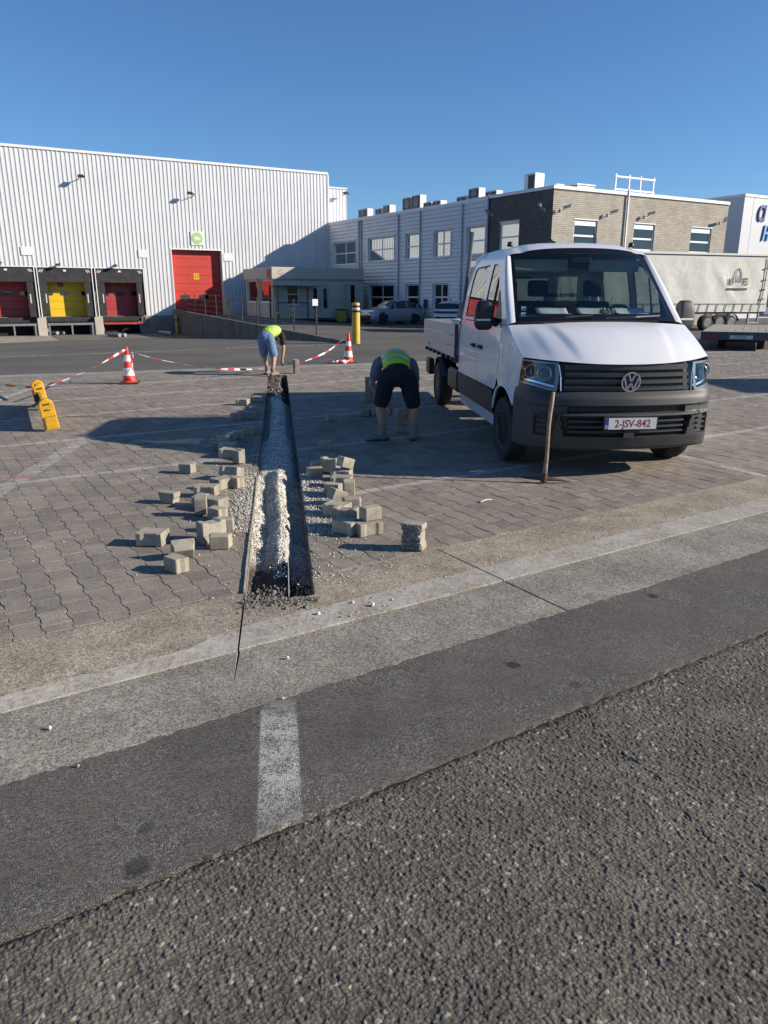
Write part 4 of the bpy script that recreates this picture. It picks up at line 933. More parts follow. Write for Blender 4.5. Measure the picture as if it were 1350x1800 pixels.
for k in range(5): m.add([(math.cos(k*1.257)*.08, math.sin(k*1.257)*.08, .004), (math.cos(k*1.257-.35)*.2, math.sin(k*1.257-.35)*.2, .004), (math.cos(k*1.257+.35)*.2, math.sin(k*1.257+.35)*.2, .004)], [(0, 1, 2)])
m.build('red_mark', mat('mark_red', (.6, .1, .05), .6), gh)
# ---------------- retaining wall of the ramp, fence on it
rw0 = Vector((-1.45, 29.4, 0)); FR = frame(rw0, math.atan2(WY.y, WY.x)); LW = 30.7      # local x along the wall, local -y to its right
rw = new_root('ramp_wall', rw0, 'grey concrete retaining wall sloping up beside the loading ramp', 'wall')
RWM = NT('ramp_concrete', .95, .2)
st_ = RWM.N.new('ShaderNodeMapping'); RWM.L.new(RWM.pos, st_.inputs[0]); st_.inputs['Scale'].default_value = (1.6, 1.6, .12)
cc = RWM.mix(RWM.rng(RWM.noise(1.4, 6, st_.outputs[0]), .35, .65), (.10, .095, .085), (.21, .195, .17)); RWM.done(RWM.scale(cc, RWM.rng(RWM.noise(9, 5), .3, .7, .75, 1.2)), RWM.bump(RWM.noise(25, 5), .012))
def wt(x): return .10+(x/LW)*.78
m = MB(FR); n = 10
for k in range(n):
    a, b = LW*k/n+.006, LW*(k+1)/n-.006
    m = MB(FR); m.add([(a, -.10, -1.1), (b, -.10, -1.1), (b, .12, -1.1), (a, .12, -1.1), (a, -.10, wt(a)), (b, -.10, wt(b)), (b, .12, wt(b)), (a, .12, wt(a))], [(3,2,1,0),(4,5,6,7),(0,1,5,4),(1,2,6,5),(2,3,7,6),(3,0,4,7)]); m.build('wall_section', RWM.m, rw, bevel=.012)
fe = new_root('wire_fence', FR @ Vector((4, -.5, 0)), 'dark thin-post wire fence running up behind the ramp wall', 'fence')
for k in range(10):
    q = 4.3+k*2.75; z0 = dip(*(FR @ Vector((q, -.5, 0)))[:2]); m = MB(FR); m.tube([(q, -.5, z0-.1), (q, -.5, z0+1.62)], .032, 6); m.build('post', DARKM, fe)
for h_ in (.15, .5, .85, 1.2, 1.55):
    m = MB(FR); m.tube([(4.3+k*2.75, -.5, dip(*(FR @ Vector((4.3+k*2.75, -.5, 0)))[:2])+h_) for k in range(10)], .006, 4); m.build('wire', GREYM, fe)
m = MB(FR); m.box((4.2, -.56, 1.38), (4.23, -.30, 1.66)); m.build('notice_plate', TRIM, fe)
# concrete aprons in front of the docks
def drape(name, pix, m_, lift=.004, par=None):
    ps = []
    for px, py in pix:
        p = G(px, py)
        for _ in range(12): p = G(px, py, dip(p.x, p.y))
        ps.append(p)
    mb = MB(); N_ = 24
    def f(a, b):
        p = (ps[0]*(1-a)+ps[1]*a)*(1-b)+(ps[3]*(1-a)+ps[2]*a)*b; return (p.x, p.y, dip(p.x, p.y)+lift)
    mb.grid(f, N_, 10); return tag(mb.build(name, m_), kind='structure')
APR = mat('apron_concrete', (.30, .265, .205), .95, var=.25, scale=.9, detail=6, fine=.2, fscale=40)
drape('apron', [(-60, 606), (108, 598.5), (82, 587.5), (-60, 588.5)], APR)
drape('dock_apron', [(112, 599), (300, 594), (300, 583.5), (86, 587)], mat('apron_grey', (.15, .138, .115), .95, var=.3, scale=.9, detail=6), .006)
# steel guide tubes lying at the dock mouths
for k, (px, py, lab) in enumerate(((84, 588, 'left pair of grey wheel guide tubes on the pale apron'), (190, 592, 'middle pair of grey wheel guide tubes below the red dock'), (281, 589, 'short grey wheel guide tube in shade beside the ramp wall'))):
    p = G(px, py)
    for _ in range(12): p = G(px, py, dip(p.x, p.y))
    o = new_root('wheel_guide', p, lab, 'guide rail', 'wheel guides at the docks'); d_ = (FW.to_3x3() @ Vector((.35, -1, 0))).normalized()
    for j in range(2 if k < 2 else 1):
        a = p+FW.to_3x3() @ Vector((.35*j, 0, 0)); e_ = a+d_*1.5; m = MB(); m.tube([Vector((a.x, a.y, dip(a.x, a.y)+.19)), Vector((e_.x, e_.y, dip(e_.x, e_.y)+.15))], .12, 10); m.build('tube', GREYM, o, smooth=True, ang=.6)
        for t_ in (.15, .85): c_ = a.lerp(e_, t_); m = MB(); m.cbox((c_.x, c_.y, dip(c_.x, c_.y)+.05), (.14, .14, .14)); m.build('foot', GREYM, o)
# ================================================================== WHITE PICK-UP VAN
def clear_glass(name, tint=(.75, .80, .78), lo=.05, hi=.95):
    if name in MATS: return MATS[name]
    m = D.materials.new(name); m.use_nodes = True; MATS[name] = m; N = m.node_tree.nodes; L = m.node_tree.links; N.remove(N['Principled BSDF'])
    o = N['Material Output']; t = N.new('ShaderNodeBsdfTransparent'); t.inputs[0].default_value = (*tint, 1); g = N.new('ShaderNodeBsdfGlossy'); g.inputs['Roughness'].default_value = .02
    f = N.new('ShaderNodeLayerWeight'); f.inputs[0].default_value = .5; p = N.new('ShaderNodeMath'); p.operation = 'POWER'; p.inputs[1].default_value = 3.5; L.new(f.outputs['Facing'], p.inputs[0])
    r = N.new('ShaderNodeMapRange'); r.inputs[3].default_value = lo; r.inputs[4].default_value = hi; L.new(p.outputs[0], r.inputs[0])
    x = N.new('ShaderNodeMixShader'); L.new(r.outputs[0], x.inputs[0]); L.new(t.outputs[0], x.inputs[1]); L.new(g.outputs[0], x.inputs[2]); L.new(x.outputs[0], o.inputs[0]); return m
PAINT = mat('van_paint', (.80, .80, .80), .32, spec=.5, coat=.6, var=.02, scale=3)
PLAST = mat('van_plastic', (.038, .039, .041), .55, var=.12, scale=14, bump=.0006, bscale=900)
BLK = mat('van_black', (.012, .012, .013), .45)
GLSS = mat('gloss_black', (.010, .010, .011), .12)
CHROME = mat('chrome', (.86, .87, .88), .2, metal=.85)
TYRE = mat('tyre', (.022, .022, .023), .8, var=.25, scale=20)
STEEL = mat('wheel_steel', (.16, .165, .17), .45, metal=.7, var=.15, scale=20)
ALU = mat('alu_board', (.52, .53, .54), .42, metal=.55, var=.06, scale=5)
WSG = clear_glass('windscreen_glass', (.62, .70, .68), .07, .9); SDG = clear_glass('side_glass', (.42, .47, .46), .22, .95); LENS = clear_glass('lens_glass', (.86, .90, .93), .07, .8)
FV = frame((2.307, 8.156, 0), .0932)
van = new_root('pickup_van', (2.307, 8.156, 0), 'white double-cab dropside van with black bumper parked facing the camera', 'van')
def itp(tab, q):
    if q <= tab[0][0]: return tab[0][1]
    for (a, p), (b, r_) in zip(tab, tab[1:]):
        if q <= b: t = (q-a)/(b-a); return p+(r_-p)*t
    return tab[-1][1]
XS = [(.28, .97), (.45, 1.0), (.75, 1.018), (1.05, 1.022), (1.3, 1.008), (1.5, .982), (1.8, .937), (2.05, .885), (2.2, .845), (2.3, .80)]
def sidex(y, z): f = 1-.075*(max(0, .4-y)/1.2)**2; return itp(XS, z)*f
def side_panel(name, outer, holes=(), m_=None, off=0.0, res=.09, par=None, both=True, smooth=True):
    obs = []
    for s_ in ((-1, 1) if both else (-1,)):
        b = MB(FV); panel(b, outer, list(holes), res, lambda y, z: (s_*(sidex(y, z)+off), y, z), flip=(s_ > 0)); obs.append(b.build(name, m_ or PAINT, par or van, smooth=smooth))
    return obs
def arc(cy, cz, r, a0, a1, n): return [(cy+r*math.cos(rad(a0+(a1-a0)*i/n)), cz+r*math.sin(rad(a0+(a1-a0)*i/n))) for i in range(n+1)]
HS = [(-.57, 1.17), (-.38, 1.265), (-.18, 1.362), (.02, 1.458)]         # bonnet shut line in side view
side_panel('wing', HS+[(.28, 1.455), (.20, 1.15), (.27, .88)]+arc(0, .37, .46, 62, 140, 10)+[(-.44, .74), (-.49, .90)], m_=PAINT, res=.07)
flare = arc(0, .37, .46, 20, 140, 16)
for s_ in (-1, 1):
    b = MB(FV); b.tube([(s_*(sidex(y, z)+.006), y, z) for y, z in flare], .018, 6); b.build('arch_lip', PAINT, van, smooth=True)
fd = side_panel('front_door', [(.292, 1.452), (1.325, 1.452), (1.325, .735), (.43, .735), (.36, .76), (.282, .88), (.212, 1.15)])
rdr = side_panel('rear_door', [(1.337, 1.452), (2.27, 1.452), (2.30, 1.2), (2.30, .735), (1.337, .735)])
side_panel('cab_corner', [(2.283, 1.452), (2.52, 1.452), (2.52, .735), (2.312, .735), (2.312, 1.2)])
side_panel('door_moulding', [(.452, .728), (2.50, .728), (2.50, .45), (.452, .45)], m_=PLAST, off=.012, res=.12)
side_panel('sill', [(.462, .444), (2.50, .444), (2.50, .30), (.472, .30)], res=.12)
GH = [(.06, 1.462), (.24, 1.63), (.45, 1.85), (.64, 2.04), (.80, 2.20), (.95, 2.262), (1.15, 2.282), (1.6, 2.29), (2.2, 2.285), (2.40, 2.24), (2.48, 2.12), (2.52, 1.462)]
W1 = [(.40, 1.50), (.55, 1.68), (.70, 1.84), (.86, 2.0), (.97, 2.09), (1.08, 2.125), (1.24, 2.13), (1.24, 1.50)]; W2 = [(1.43, 1.50), (1.43, 2.13), (2.12, 2.12), (2.22, 2.08), (2.27, 1.96), (2.31, 1.50)]
side_panel('cab_frame', GH, (W1, W2), res=.07)
for W_, o_ in ((W1, fd), (W2, rdr)):
    cy = sum(p[0] for p in W_)/len(W_); cz = sum(p[1] for p in W_)/len(W_); big_ = [(cy+(y-cy)*1.03, cz+(z-cz)*1.05) for y, z in W_]; sml = [(cy+(y-cy)*.955, cz+(z-cz)*.93) for y, z in W_]
    for k, s_ in enumerate((-1, 1)):
        b = MB(FV); panel(b, big_, [sml], .06, lambda y, z: (s_*(sidex(y, z)-.006), y, z), flip=s_ > 0); b.build('window_seal', BLK, o_[k], smooth=True)
        b = MB(FV); panel(b, big_, [], .09, lambda y, z: (s_*(sidex(y, z)-.010), y, z), flip=s_ > 0); b.build('window_glass', SDG, o_[k], smooth=True)
for k, s_ in enumerate((-1, 1)):
    b = MB(FV); panel(b, [(.30, 1.475), (.62, 1.83), (.66, 1.80), (.60, 1.475)], [], .06, lambda y, z: (s_*(sidex(y, z)+.004), y, z), flip=s_ > 0); b.build('mirror_sail', BLK, fd[k], smooth=True)
    b = MB(FV); b.tube([(s_*(sidex(.82, z)-.004), .82+.02*math.sin(z), z) for z in (1.5, 1.75, 1.97)], .011, 6); b.build('window_bar', BLK, fd[k])
    for o_, y in ((fd, 1.16), (rdr, 1.55)):
        b = MB(FV); b.cbox((s_*(sidex(y, 1.16)+.004), y, 1.16), (.012, .19, .055)); b.cbox((s_*(sidex(y, 1.16)+.030), y, 1.165), (.026, .17, .026)); b.build('door_handle', BLK, o_[k], bevel=.006)
    b = MB(FV); b.tube([(s_*(sidex(y, 1.075)+.002), y, 1.075) for y in (.30, .8, 1.3, 1.9, 2.3)], .008, 5); b.build('crease_line', PAINT, van)
# inner liner so the shut lines read dark
for s_ in (-1, 1):
    b = MB(FV); panel(b, [(-.45, .9), (-.3, 1.15), (.05, 1.40), (2.45, 1.40), (2.45, .40), (.50, .40)]+arc(0, .37, .5, 25, 130, 8), [], .12, lambda y, z: (s_*(sidex(y, z)-.035), y, z), flip=s_ > 0); b.build('inner_panel', BLK, van, smooth=True)
def ztop(y): return itp([(.80, 2.20), (.95, 2.262), (1.15, 2.282), (1.6, 2.29), (2.2, 2.285), (2.40, 2.24), (2.48, 2.12)], y)
def roof_fn(a, b_):
    u = -1+2*a; y = .80+b_*1.68; z0 = ztop(y); x = sidex(y, z0)*u
    fl = .012*math.exp(-((abs(u)-.80)/.05)**2)
    return (x, y-.09*(1-u*u)*(1-b_)**3, z0+.085*(1-abs(u)**3.0)*(1-.25*b_**4)-fl)
b = MB(FV); b.grid(roof_fn, 44, 26); b.build('roof', PAINT, van, smooth=True)
def ws(u, v):
    w_ = .895+(.79-.895)*v; bl = .17+(.095-.17)*v
    return (u*w_, .055+(.80-.055)*v-bl*(1-u*u), 1.492+(2.205-1.492)*v+.02*(1-u*u)+(.055*(1-abs(u)**3) if v > .999 else 0.0))
def ws2(u, v): x, y, z = ws(u, v); return (x, y, z+.062*(1-abs(u)**3)*max(0, (v-.5)*2)**2 if v < .999 else ws(u, .9985)[2]+.062*(1-abs(u)**3))
b = MB(FV); b.grid(lambda a, c: ws2(-.955+1.91*a, .07+.865*c), 26, 14); wsc = b.build('windscreen', WSG, van, smooth=True)
b = MB(FV)
for u0, u1, v0, v1 in ((-1, -.955, 0, 1), (.955, 1, 0, 1), (-.955, .955, 0, .07), (-.955, .955, .935, 1)): b.grid(lambda a, c: ws2(u0+(u1-u0)*a, v0+(v1-v0)*c), max(2, int((u1-u0)*14)), max(2, int((v1-v0)*14)))
b.build('windscreen_rim', GLSS, wsc, smooth=True)
for s_ in (-1, 1):
    ge = [(.06, 1.462), (.24, 1.63), (.45, 1.85), (.64, 2.04), (.80, 2.20)]
    def ap(a, c):
        y, z = itp([(i/4, p[0]) for i, p in enumerate(ge)], c), itp([(i/4, p[1]) for i, p in enumerate(ge)], c); p = Vector(ws2(s_, c)); q = Vector((s_*sidex(y, z), y, z)); r_ = p.lerp(q, a); bul = .018*math.sin(math.pi*a)
        return (r_.x+s_*bul*.6, r_.y-bul, r_.z)
    b = MB(FV); b.grid(ap, 6, 14, flip=s_ < 0); b.build('pillar', PAINT, van, smooth=True)
# bonnet
def hood(a, c):
    u = -1+2*a; A_ = abs(u)
    yf, zf = -.935+.365*A_**2.8, 1.122+.048*A_**2; yr, zr = -.135+.155*u*u, 1.497-.039*u*u
    y = yf+(yr-yf)*c; z = zf+(zr-zf)*c
    if A_ > .999: z = itp(HS, y) if y > -.57 else 1.17
    bul = .030*math.sin(math.pi*min(1, c*1.05))*(1-A_**4)
    cr = .020*(1/(1+math.exp((A_-(.50+.12*c))*75)))*math.sin(math.pi*c)**.7+.012*(1/(1+math.exp((A_-(.76+.05*c))*70)))*math.sin(math.pi*c)**.7
    return (u*sidex(y, z)*(1-.0), y-.025*math.sin(math.pi*c)*(1-A_), z+bul+cr)
b = MB(FV); b.grid(hood, 64, 26); b.build('bonnet', PAINT, van, smooth=True)
b = MB(FV); b.grid(lambda a, c: ((-1+2*a)*.90, -.17+.20*(1-2*a)**2+.14*c, 1.472+.012*c), 20, 2); b.build('cowl', BLK, van, smooth=True)
# front end: plan curve wrapped round the nose
PC = [(1.002, -.40), (.998, -.52), (.975, -.66), (.91, -.79), (.78, -.893), (.55, -.965), (.28, -1.01), (0, -1.03)]; PC = PC+[(-x, y) for x, y in PC[-2::-1]]; PC = PC[::-1]
def cr_(p0, p1, p2, p3, t): return tuple(.5*((2*b_)+(-a_+c_)*t+(2*a_-5*b_+4*c_-d_)*t*t+(-a_+3*b_-3*c_+d_)*t**3) for a_, b_, c_, d_ in zip(p0, p1, p2, p3))
PL = []
for i in range(len(PC)-1):
    for k in range(12): PL.append(cr_(PC[max(0, i-1)], PC[i], PC[i+1], PC[min(len(PC)-1, i+2)], k/12))
PL.append(PC[-1]); NPL = len(PL)-1
LEAN = [(.26, .10), (.32, .035), (.42, .006), (.60, -.006), (.645, -.010), (.662, .022), (.72, .026), (.735, .004), (.80, .016), (.825, .03), (.862, .062), (1.0, .082), (1.15, .115)]
def nose(t, z, out=0.0):
    k = t*NPL; i = min(NPL-1, int(k)); f = k-i; x = PL[i][0]+(PL[i+1][0]-PL[i][0])*f; y = PL[i][1]+(PL[i+1][1]-PL[i][1])*f
    dx, dy = PL[i+1][0]-PL[i][0], PL[i+1][1]-PL[i][1]; l = math.hypot(dx, dy); nx, ny = dy/l, -dx/l
    w_ = max(0, -ny); x *= 1-.045*min(1, max(0, (z-.78)/.2)); return (x+nx*out, y+itp(LEAN, z)*w_**1.5+ny*out, z)
def t_of(x):
    best = min(range(NPL+1), key=lambda i: abs(PL[i][0]-x) if abs(x) < .97 else 9); return best/NPL
def rec(x, z):
    a = abs(x)
    if .435 < z < .625 and a < .62+(z-.435)*.25: return .07
    if .665 < z < .715 and a < .60: return .05
    if .44 < z < .63 and .74-(z-.44)*.2 < a < .90: return .035
    return 0.0
nt_, nz_ = 190, 58
def btop(x): return .862+.055*sm(abs(x), .68, .97)
b = MB(FV); grid_ = []
for i in range(nt_+1):
    for j in range(nz_+1):
        t = i/nt_; z = .30+(btop(nose(t, .9)[0])-.30)*j/nz_; p = nose(t, z); grid_.append(nose(t, z, -rec(p[0], z)))
fs = []; mi = []
for i in range(nt_):
    for j in range(nz_):
        q_ = (i*(nz_+1)+j, (i+1)*(nz_+1)+j, (i+1)*(nz_+1)+j+1, i*(nz_+1)+j+1); zz_ = .30+(btop(nose((i+.5)/nt_, .9)[0])-.30)*(j+.5)/nz_; xx_ = nose((i+.5)/nt_, zz_)[0]; fs.append(q_); mi.append(1 if rec(xx_, zz_) > .045 else 0)
b.add(grid_, fs); b.mi = mi
bump_ = b.build('bumper', [PLAST, BLK], van, smooth=True, ang=.5)
b = MB(FV); b.grid(lambda a, c: (lambda p: (p[0]*(1-.06*c), p[1]+.10*c, .30-.03*c))(nose(a, .30)), 60, 2); b.build('bumper_lip', PLAST, bump_, smooth=True)
def bar(name, x0, x1, z, h_, d_, m_, par, out=0.0, n=18):
    b = MB(FV)
    for k in range(n):
        a_, c_ = nose(t_of(x0+(x1-x0)*k/n), z, out), nose(t_of(x0+(x1-x0)*(k+1)/n), z, out)
        b.add([(a_[0], a_[1], z-h_/2), (c_[0], c_[1], z-h_/2), (c_[0], c_[1]+d_, z-h_/2), (a_[0], a_[1]+d_, z-h_/2), (a_[0], a_[1], z+h_/2), (c_[0], c_[1], z+h_/2), (c_[0], c_[1]+d_, z+h_/2), (a_[0], a_[1]+d_, z+h_/2)], [(0,1,5,4),(4,5,6,7),(0,3,2,1)])
    return b.build(name, m_, par)
for z in (.475, .525, .58): bar('intake_slat', -.60, .60, z, .016, .05, PLAST, bump_, -.012)
for s_ in (-1, 1):
    for z in (.49, .54, .59): bar('fog_slat', s_*.76, s_*.88, z, .012, .03, PLAST, bump_, -.008, 6)
# grille
b = MB(FV); b.grid(lambda a, c: nose(.5-.335*.62+.67*.62*a if False else t_of(-.70+1.4*a), .862+.262*c, -.055), 40, 4); gr = b.build('grille', BLK, van, smooth=True)
for z, h_, o_ in ((1.092, .050, -.002), (1.020, .034, .004), (.955, .034, .004), (.892, .034, .002)): bar('grille_slat', -.66, .66, z, h_, .06, PLAST, gr, o_, 28)
for z in (1.036, .971, .908): bar('grille_trim', -.655, .655, z, .005, .02, mat('trim_grey', (.22, .225, .23), .3, metal=.8), gr, .008, 28)
for s_ in (-1, 1):
    b = MB(FV); b.tube([nose(t_of(s_*.672), .868, .006), nose(t_of(s_*.690), 1.0, .006), nose(t_of(s_*.705), 1.115, .006)], .007, 6); b.build('grille_edge', CHROME, gr)
# headlights
def hl_lo(x): return btop(x)+.003
def hl_hi(x): return 1.118+.045*(abs(x)/.97)**2
tA, tB = t_of(.705), 1-.082
for s_ in (-1, 1):
    def hp(a, c, out):
        t = tA+(tB-tA)*a; t = t if s_ > 0 else 1-t; x = nose(t, 1)[0]; lo, hi = hl_lo(x), hl_hi(x)-.006
        z = lo+(hi-lo)*c; f = sm(a, .45, 1); ye = -.487-(z-.90)*.30; q = Vector((s_*(sidex(ye, z)+out), ye, z)); return tuple(Vector(nose(t, z, out)).lerp(q, f))
    b = MB(FV); b.grid(lambda a, c: hp(a, c, -.06), 14, 6); hl = b.build('headlight', GLSS, van, smooth=True)
    b = MB(FV); b.grid(lambda a, c: hp(a, c, .004), 18, 8); b.build('lens', LENS, hl, smooth=True)
    b = MB(FV)
    for a0, a1, c0, c1 in ((0, 1, 0, .07), (0, 1, .93, 1), (0, .05, .07, .93), (.95, 1, .07, .93)): b.grid(lambda a, c: hp(a0+(a1-a0)*a, c0+(c1-c0)*c, .006), 14 if a1-a0 > .5 else 2, 2 if a1-a0 > .5 else 8)
    b.build('bezel', mat('bezel_grey', (.25, .26, .27), .25, metal=.7), hl, smooth=True)
    for a, r_ in ((.30, .068), (.63, .068)):
        p = hp(a, .52, -.045); d_ = Vector((s_*.25*(a > .5), -1, 0)).normalized(); q = Matrix.Translation(p) @ d_.to_track_quat('Z', 'Y').to_matrix().to_4x4()
        b = MB(FV @ q); b.lathe([(.012, -.03), (.03, -.026), (r_*.8, 0), (r_, .03), (r_+.006, .03), (r_+.006, -.03)], 20); b.build('reflector', mat('lamp_chrome', (.42, .44, .46), .18, metal=.9), hl, smooth=True)
    b = MB(FV); b.grid(lambda a, c: hp(.04+.92*a, .10+.08*c, -.03), 12, 1); b.build('light_strip', CHROME, hl)
# badge, plate
LG = FV @ frame((0, -1.03+itp(LEAN, .958)-.012, .958)) @ Matrix.Rotation(math.pi/2+.12, 4, 'X')
b = MB(LG); b.lathe([(.083, 0), (.098, 0), (.098, .012), (.083, .012)], 40, close=True); bd = b.build('badge', CHROME, gr, smooth=True, ang=.6)
b = MB(LG); b.lathe([(.083, -.004), (.083, .003)], 32); b.build('badge_back', mat('badge_navy', (.02, .035, .10), .2), bd)
def stroke(mb, p, q, w_, z0, z1):
    d_ = (Vector(q)-Vector(p)).normalized(); n_ = Vector((-d_.y, d_.x))*w_/2; P4 = [(p[0]+n_.x, p[1]+n_.y), (p[0]-n_.x, p[1]-n_.y), (q[0]-n_.x, q[1]-n_.y), (q[0]+n_.x, q[1]+n_.y)]; mb.prism(P4, z0, z1)
b = MB(LG)
for p, q in (((-.034, .077), (-.002, .008)), ((.034, .077), (.002, .008)), ((-.072, .042), (-.033, -.074)), ((.072, .042), (.033, -.074)), ((-.031, -.07), (-.001, -.012)), ((.031, -.07), (.001, -.012))): stroke(b, p, q, .015, .002, .013)
b.build('badge_letters', CHROME, bd)
PQ = FV @ frame((0, -1.045, .566)) @ Matrix.Rotation(math.pi/2+.05, 4, 'X')
b = MB(PQ); b.box((-.275, -.07, -.006), (.275, .07, .006)); pl_ = b.build('number_plate', BLK, van, bevel=.004)
b = MB(PQ); b.box((-.262, -.056, .0062), (.262, .056, .0085)); b.build('plate_face', mat('plate_white', (.74, .74, .72), .4), pl_)
b = MB(PQ); b.box((-.262, -.056, .0087), (-.222, .056, .0094)); b.build('plate_band', mat('plate_blue', (.03, .05, .25), .5), pl_)
text('plate_letter', 'B', .045, PQ @ frame((-.242, -.032, .0095)), TRIM, pl_, .0005)
text('plate_number', '2-JSV-842', .104, PQ @ frame((.022, -.004, .0088)), mat('plate_red', (.33, .012, .02), .5), pl_, .0006, bold=.0012, sx=.88)
b = MB(FV); b.box((-.05, -1.035, .42), (.05, -1.0, .49)); b.build('sensor_box', PLAST, bump_)
# wheels
def wheel(x, y, name='wheel', steer=0.0):
    s_ = 1 if x > 0 else -1; W_ = FV @ frame((x, y, .352), steer) @ Matrix.Rotation(s_*math.pi/2, 4, 'Y')
    b = MB(W_); b.lathe([(.20, .09), (.235, .105), (.30, .112), (.335, .10), (.352, .07), (.352, -.07), (.335, -.10), (.30, -.112), (.20, -.10)], 40); tw = b.build(name, TYRE, van, smooth=True, ang=.7)
    b = MB(W_)
    for k in range(40):
        a = 2*math.pi*k/40; b.box((.346, -.012, -.066), (.356, .012, .066), Matrix.Rotation(a, 4, 'Z'))
    b.build('tread', TYRE, tw)
    b = MB(W_); b.lathe([(.20, .09), (.205, .10), (.195, .10), (.185, .06), (.15, .045), (.10, .055), (.075, .075), (.055, .085), (.0, .087)], 32); rm = b.build('rim', STEEL, tw, smooth=True, ang=.7)
    b = MB(W_)
    for k in range(6): a = k*math.pi/3; b.cbox((.085*math.cos(a), .085*math.sin(a), .077), (.02, .02, .02))
    b.build('wheel_nut', CHROME, rm)
    return tw
for x in (-.905, .905): wheel(x, 0, steer=.06); wheel(x, 4.42)
for s_ in (-1, 1):
    b = MB(FV); pts_ = arc(0, .37, .455, -5, 185, 18); b.grid(lambda a, c: (s_*(.985-.40*c), itp([(i/18, p[0]) for i, p in enumerate(pts_)], a), itp([(i/18, p[1]) for i, p in enumerate(pts_)], a)), 18, 2); b.build('wheel_liner', BLK, van, smooth=True)
    b = MB(FV); pts2 = arc(4.42, .37, .43, 15, 165, 16); b.grid(lambda a, c: (s_*(1.0-.26*c), itp([(i/16, p[0]) for i, p in enumerate(pts2)], a), itp([(i/16, p[1]) for i, p in enumerate(pts2)], a)), 16, 2); b.build('mudguard', BLK, van, smooth=True, thick=.01)
    b = MB(FV); b.box((s_*.98-.08, 5.0, .45), (s_*.98+.02, 5.35, .72)); b.build('side_box', BLK, van, bevel=.02)
    b = MB(FV); b.box((s_*.80-.2, 2.75, .40), (s_*.80+.12, 3.5, .72)); b.build('fuel_tank', BLK, van, bevel=.04)
b = MB(FV); b.box((-.80, -.62, .28), (.80, .75, .62)); b.box((-.78, .75, .34), (.78, 2.5, .72)); b.box((-.45, 2.5, .58), (-.33, 5.9, .80)); b.box((.33, 2.5, .58), (.45, 5.9, .80)); b.box((-.75, 4.34, .30), (.75, 4.5, .42)); b.build('chassis', BLK, van)
# cab rear wall with its window, cab floor
b = MB(FV)
for q in rect_minus((-.90, .90, .75, 2.22), [(-.62, .62, 1.52, 2.02)]): b.box((q[0], 2.465, q[2]), (q[1], 2.50, q[3]-.001))
b.build('cab_back', PAINT, van)
b = MB(FV); b.box((-.62, 2.48, 1.52), (.62, 2.486, 2.02)); b.build('rear_glass', SDG, van)
b = MB(FV); b.box((-.93, .12, .70), (.93, 2.46, .76)); b.build('cab_floor', BLK, van)
b = MB(FV); b.grid(lambda a, c: (lambda p: (p[0]*.93, p[1]+.02, p[2]-.06))(roof_fn(a, c)), 16, 8, flip=True); b.build('headliner', mat('headliner', (.30, .30, .29), .9), van, smooth=True)
# interior
DASH = mat('dash_plastic', (.028, .029, .031), .7, var=.1, scale=20); SEATM = mat('seat_cloth', (.022, .022, .025), .9, var=.25, scale=40)
b = MB(FV); b.prism([(.04, 1.30), (.10, 1.49), (.22, 1.555), (.46, 1.56), (.62, 1.48), (.66, 1.15), (.3, 1.0)], -.86, .86, Matrix(((0, 0, 1, 0), (1, 0, 0, 0), (0, 1, 0, 0), (0, 0, 0, 1)))); b.build('dashboard', DASH, van, bevel=.03, seg=2)
for x in (-.62, -.22, .50):
    b = MB(FV); b.box((x-.22, .95, 1.0), (x+.22, 1.42, 1.14)); st_o = b.build('seat', SEATM, van, bevel=.05, seg=2)
    b = MB(FV); b.box((x-.22, 0, 0), (x+.22, .13, .62), frame((0, 1.38, 1.1)) @ Matrix.Rotation(-.18, 4, 'X')); b.build('seat_back', SEATM, st_o, bevel=.05, seg=2)
    b = MB(FV); b.box((x-.13, 0, 0), (x+.13, .10, .20), frame((0, 1.50, 1.76)) @ Matrix.Rotation(-.12, 4, 'X')); b.build('headrest', SEATM, st_o, bevel=.04, seg=2)
    b = MB(FV)
    for q in (-.05, .05): b.tube([(x+q, 1.51, 1.70), (x+q, 1.53, 1.80)], .008, 6)
    b.build('headrest_stem', CHROME, st_o)
b = MB(FV); b.box((-.85, 1.95, 1.0), (.85, 2.40, 1.16)); b.box((-.85, 2.28, 1.16), (.85, 2.42, 1.70)); b.build('rear_bench', SEATM, van, bevel=.05, seg=2)
SWm = FV @ frame((.46, .70, 1.50)) @ Matrix.Rotation(-.95, 4, 'X'); ring = [(.19*math.cos(k*math.pi/12), .19*math.sin(k*math.pi/12), 0) for k in range(25)]
b = MB(SWm); b.tube(ring, .017, 8, caps=False); swo = b.build('steering_wheel', DASH, van, smooth=True)
b = MB(SWm); b.box((-.18, -.025, -.02), (.18, .025, .015)); b.box((-.025, -.18, -.019), (.025, 0, .014)); b.cbox((0, 0, 0), (.14, .11, .05)); b.build('steering_hub', DASH, swo, bevel=.01)
PAPER = mat('paper', (.72, .74, .76), .7)
for k, (x0, x1, y0, y1, a) in enumerate(((-.58, -.22, .22, .42, .05), (-.12, .22, .20, .44, -.12), (.30, .66, .22, .40, .03))):
    b = MB(FV @ frame(((x0+x1)/2, (y0+y1)/2, 1.572), a)); b.grid(lambda s, t: ((s-.5)*(x1-x0), (t-.5)*(y1-y0), .012*math.sin(s*6+k)*math.sin(t*3)+.13*max(0, t-.55)), 8, 5)
    o = b.build('paper_sheet', PAPER, None, loc=FV @ Vector(((x0+x1)/2, (y0+y1)/2, 1.572)), smooth=True, thick=.002); tag(o, ['white papers lying on the left of the van dashboard', 'crumpled white papers in the middle of the van dashboard', 'flat white papers on the steering-wheel side of the van dashboard'][k], 'paper', 'papers on the van dashboard')
gl = frame((.18, .22, 1.575)); b = MB(FV @ gl)
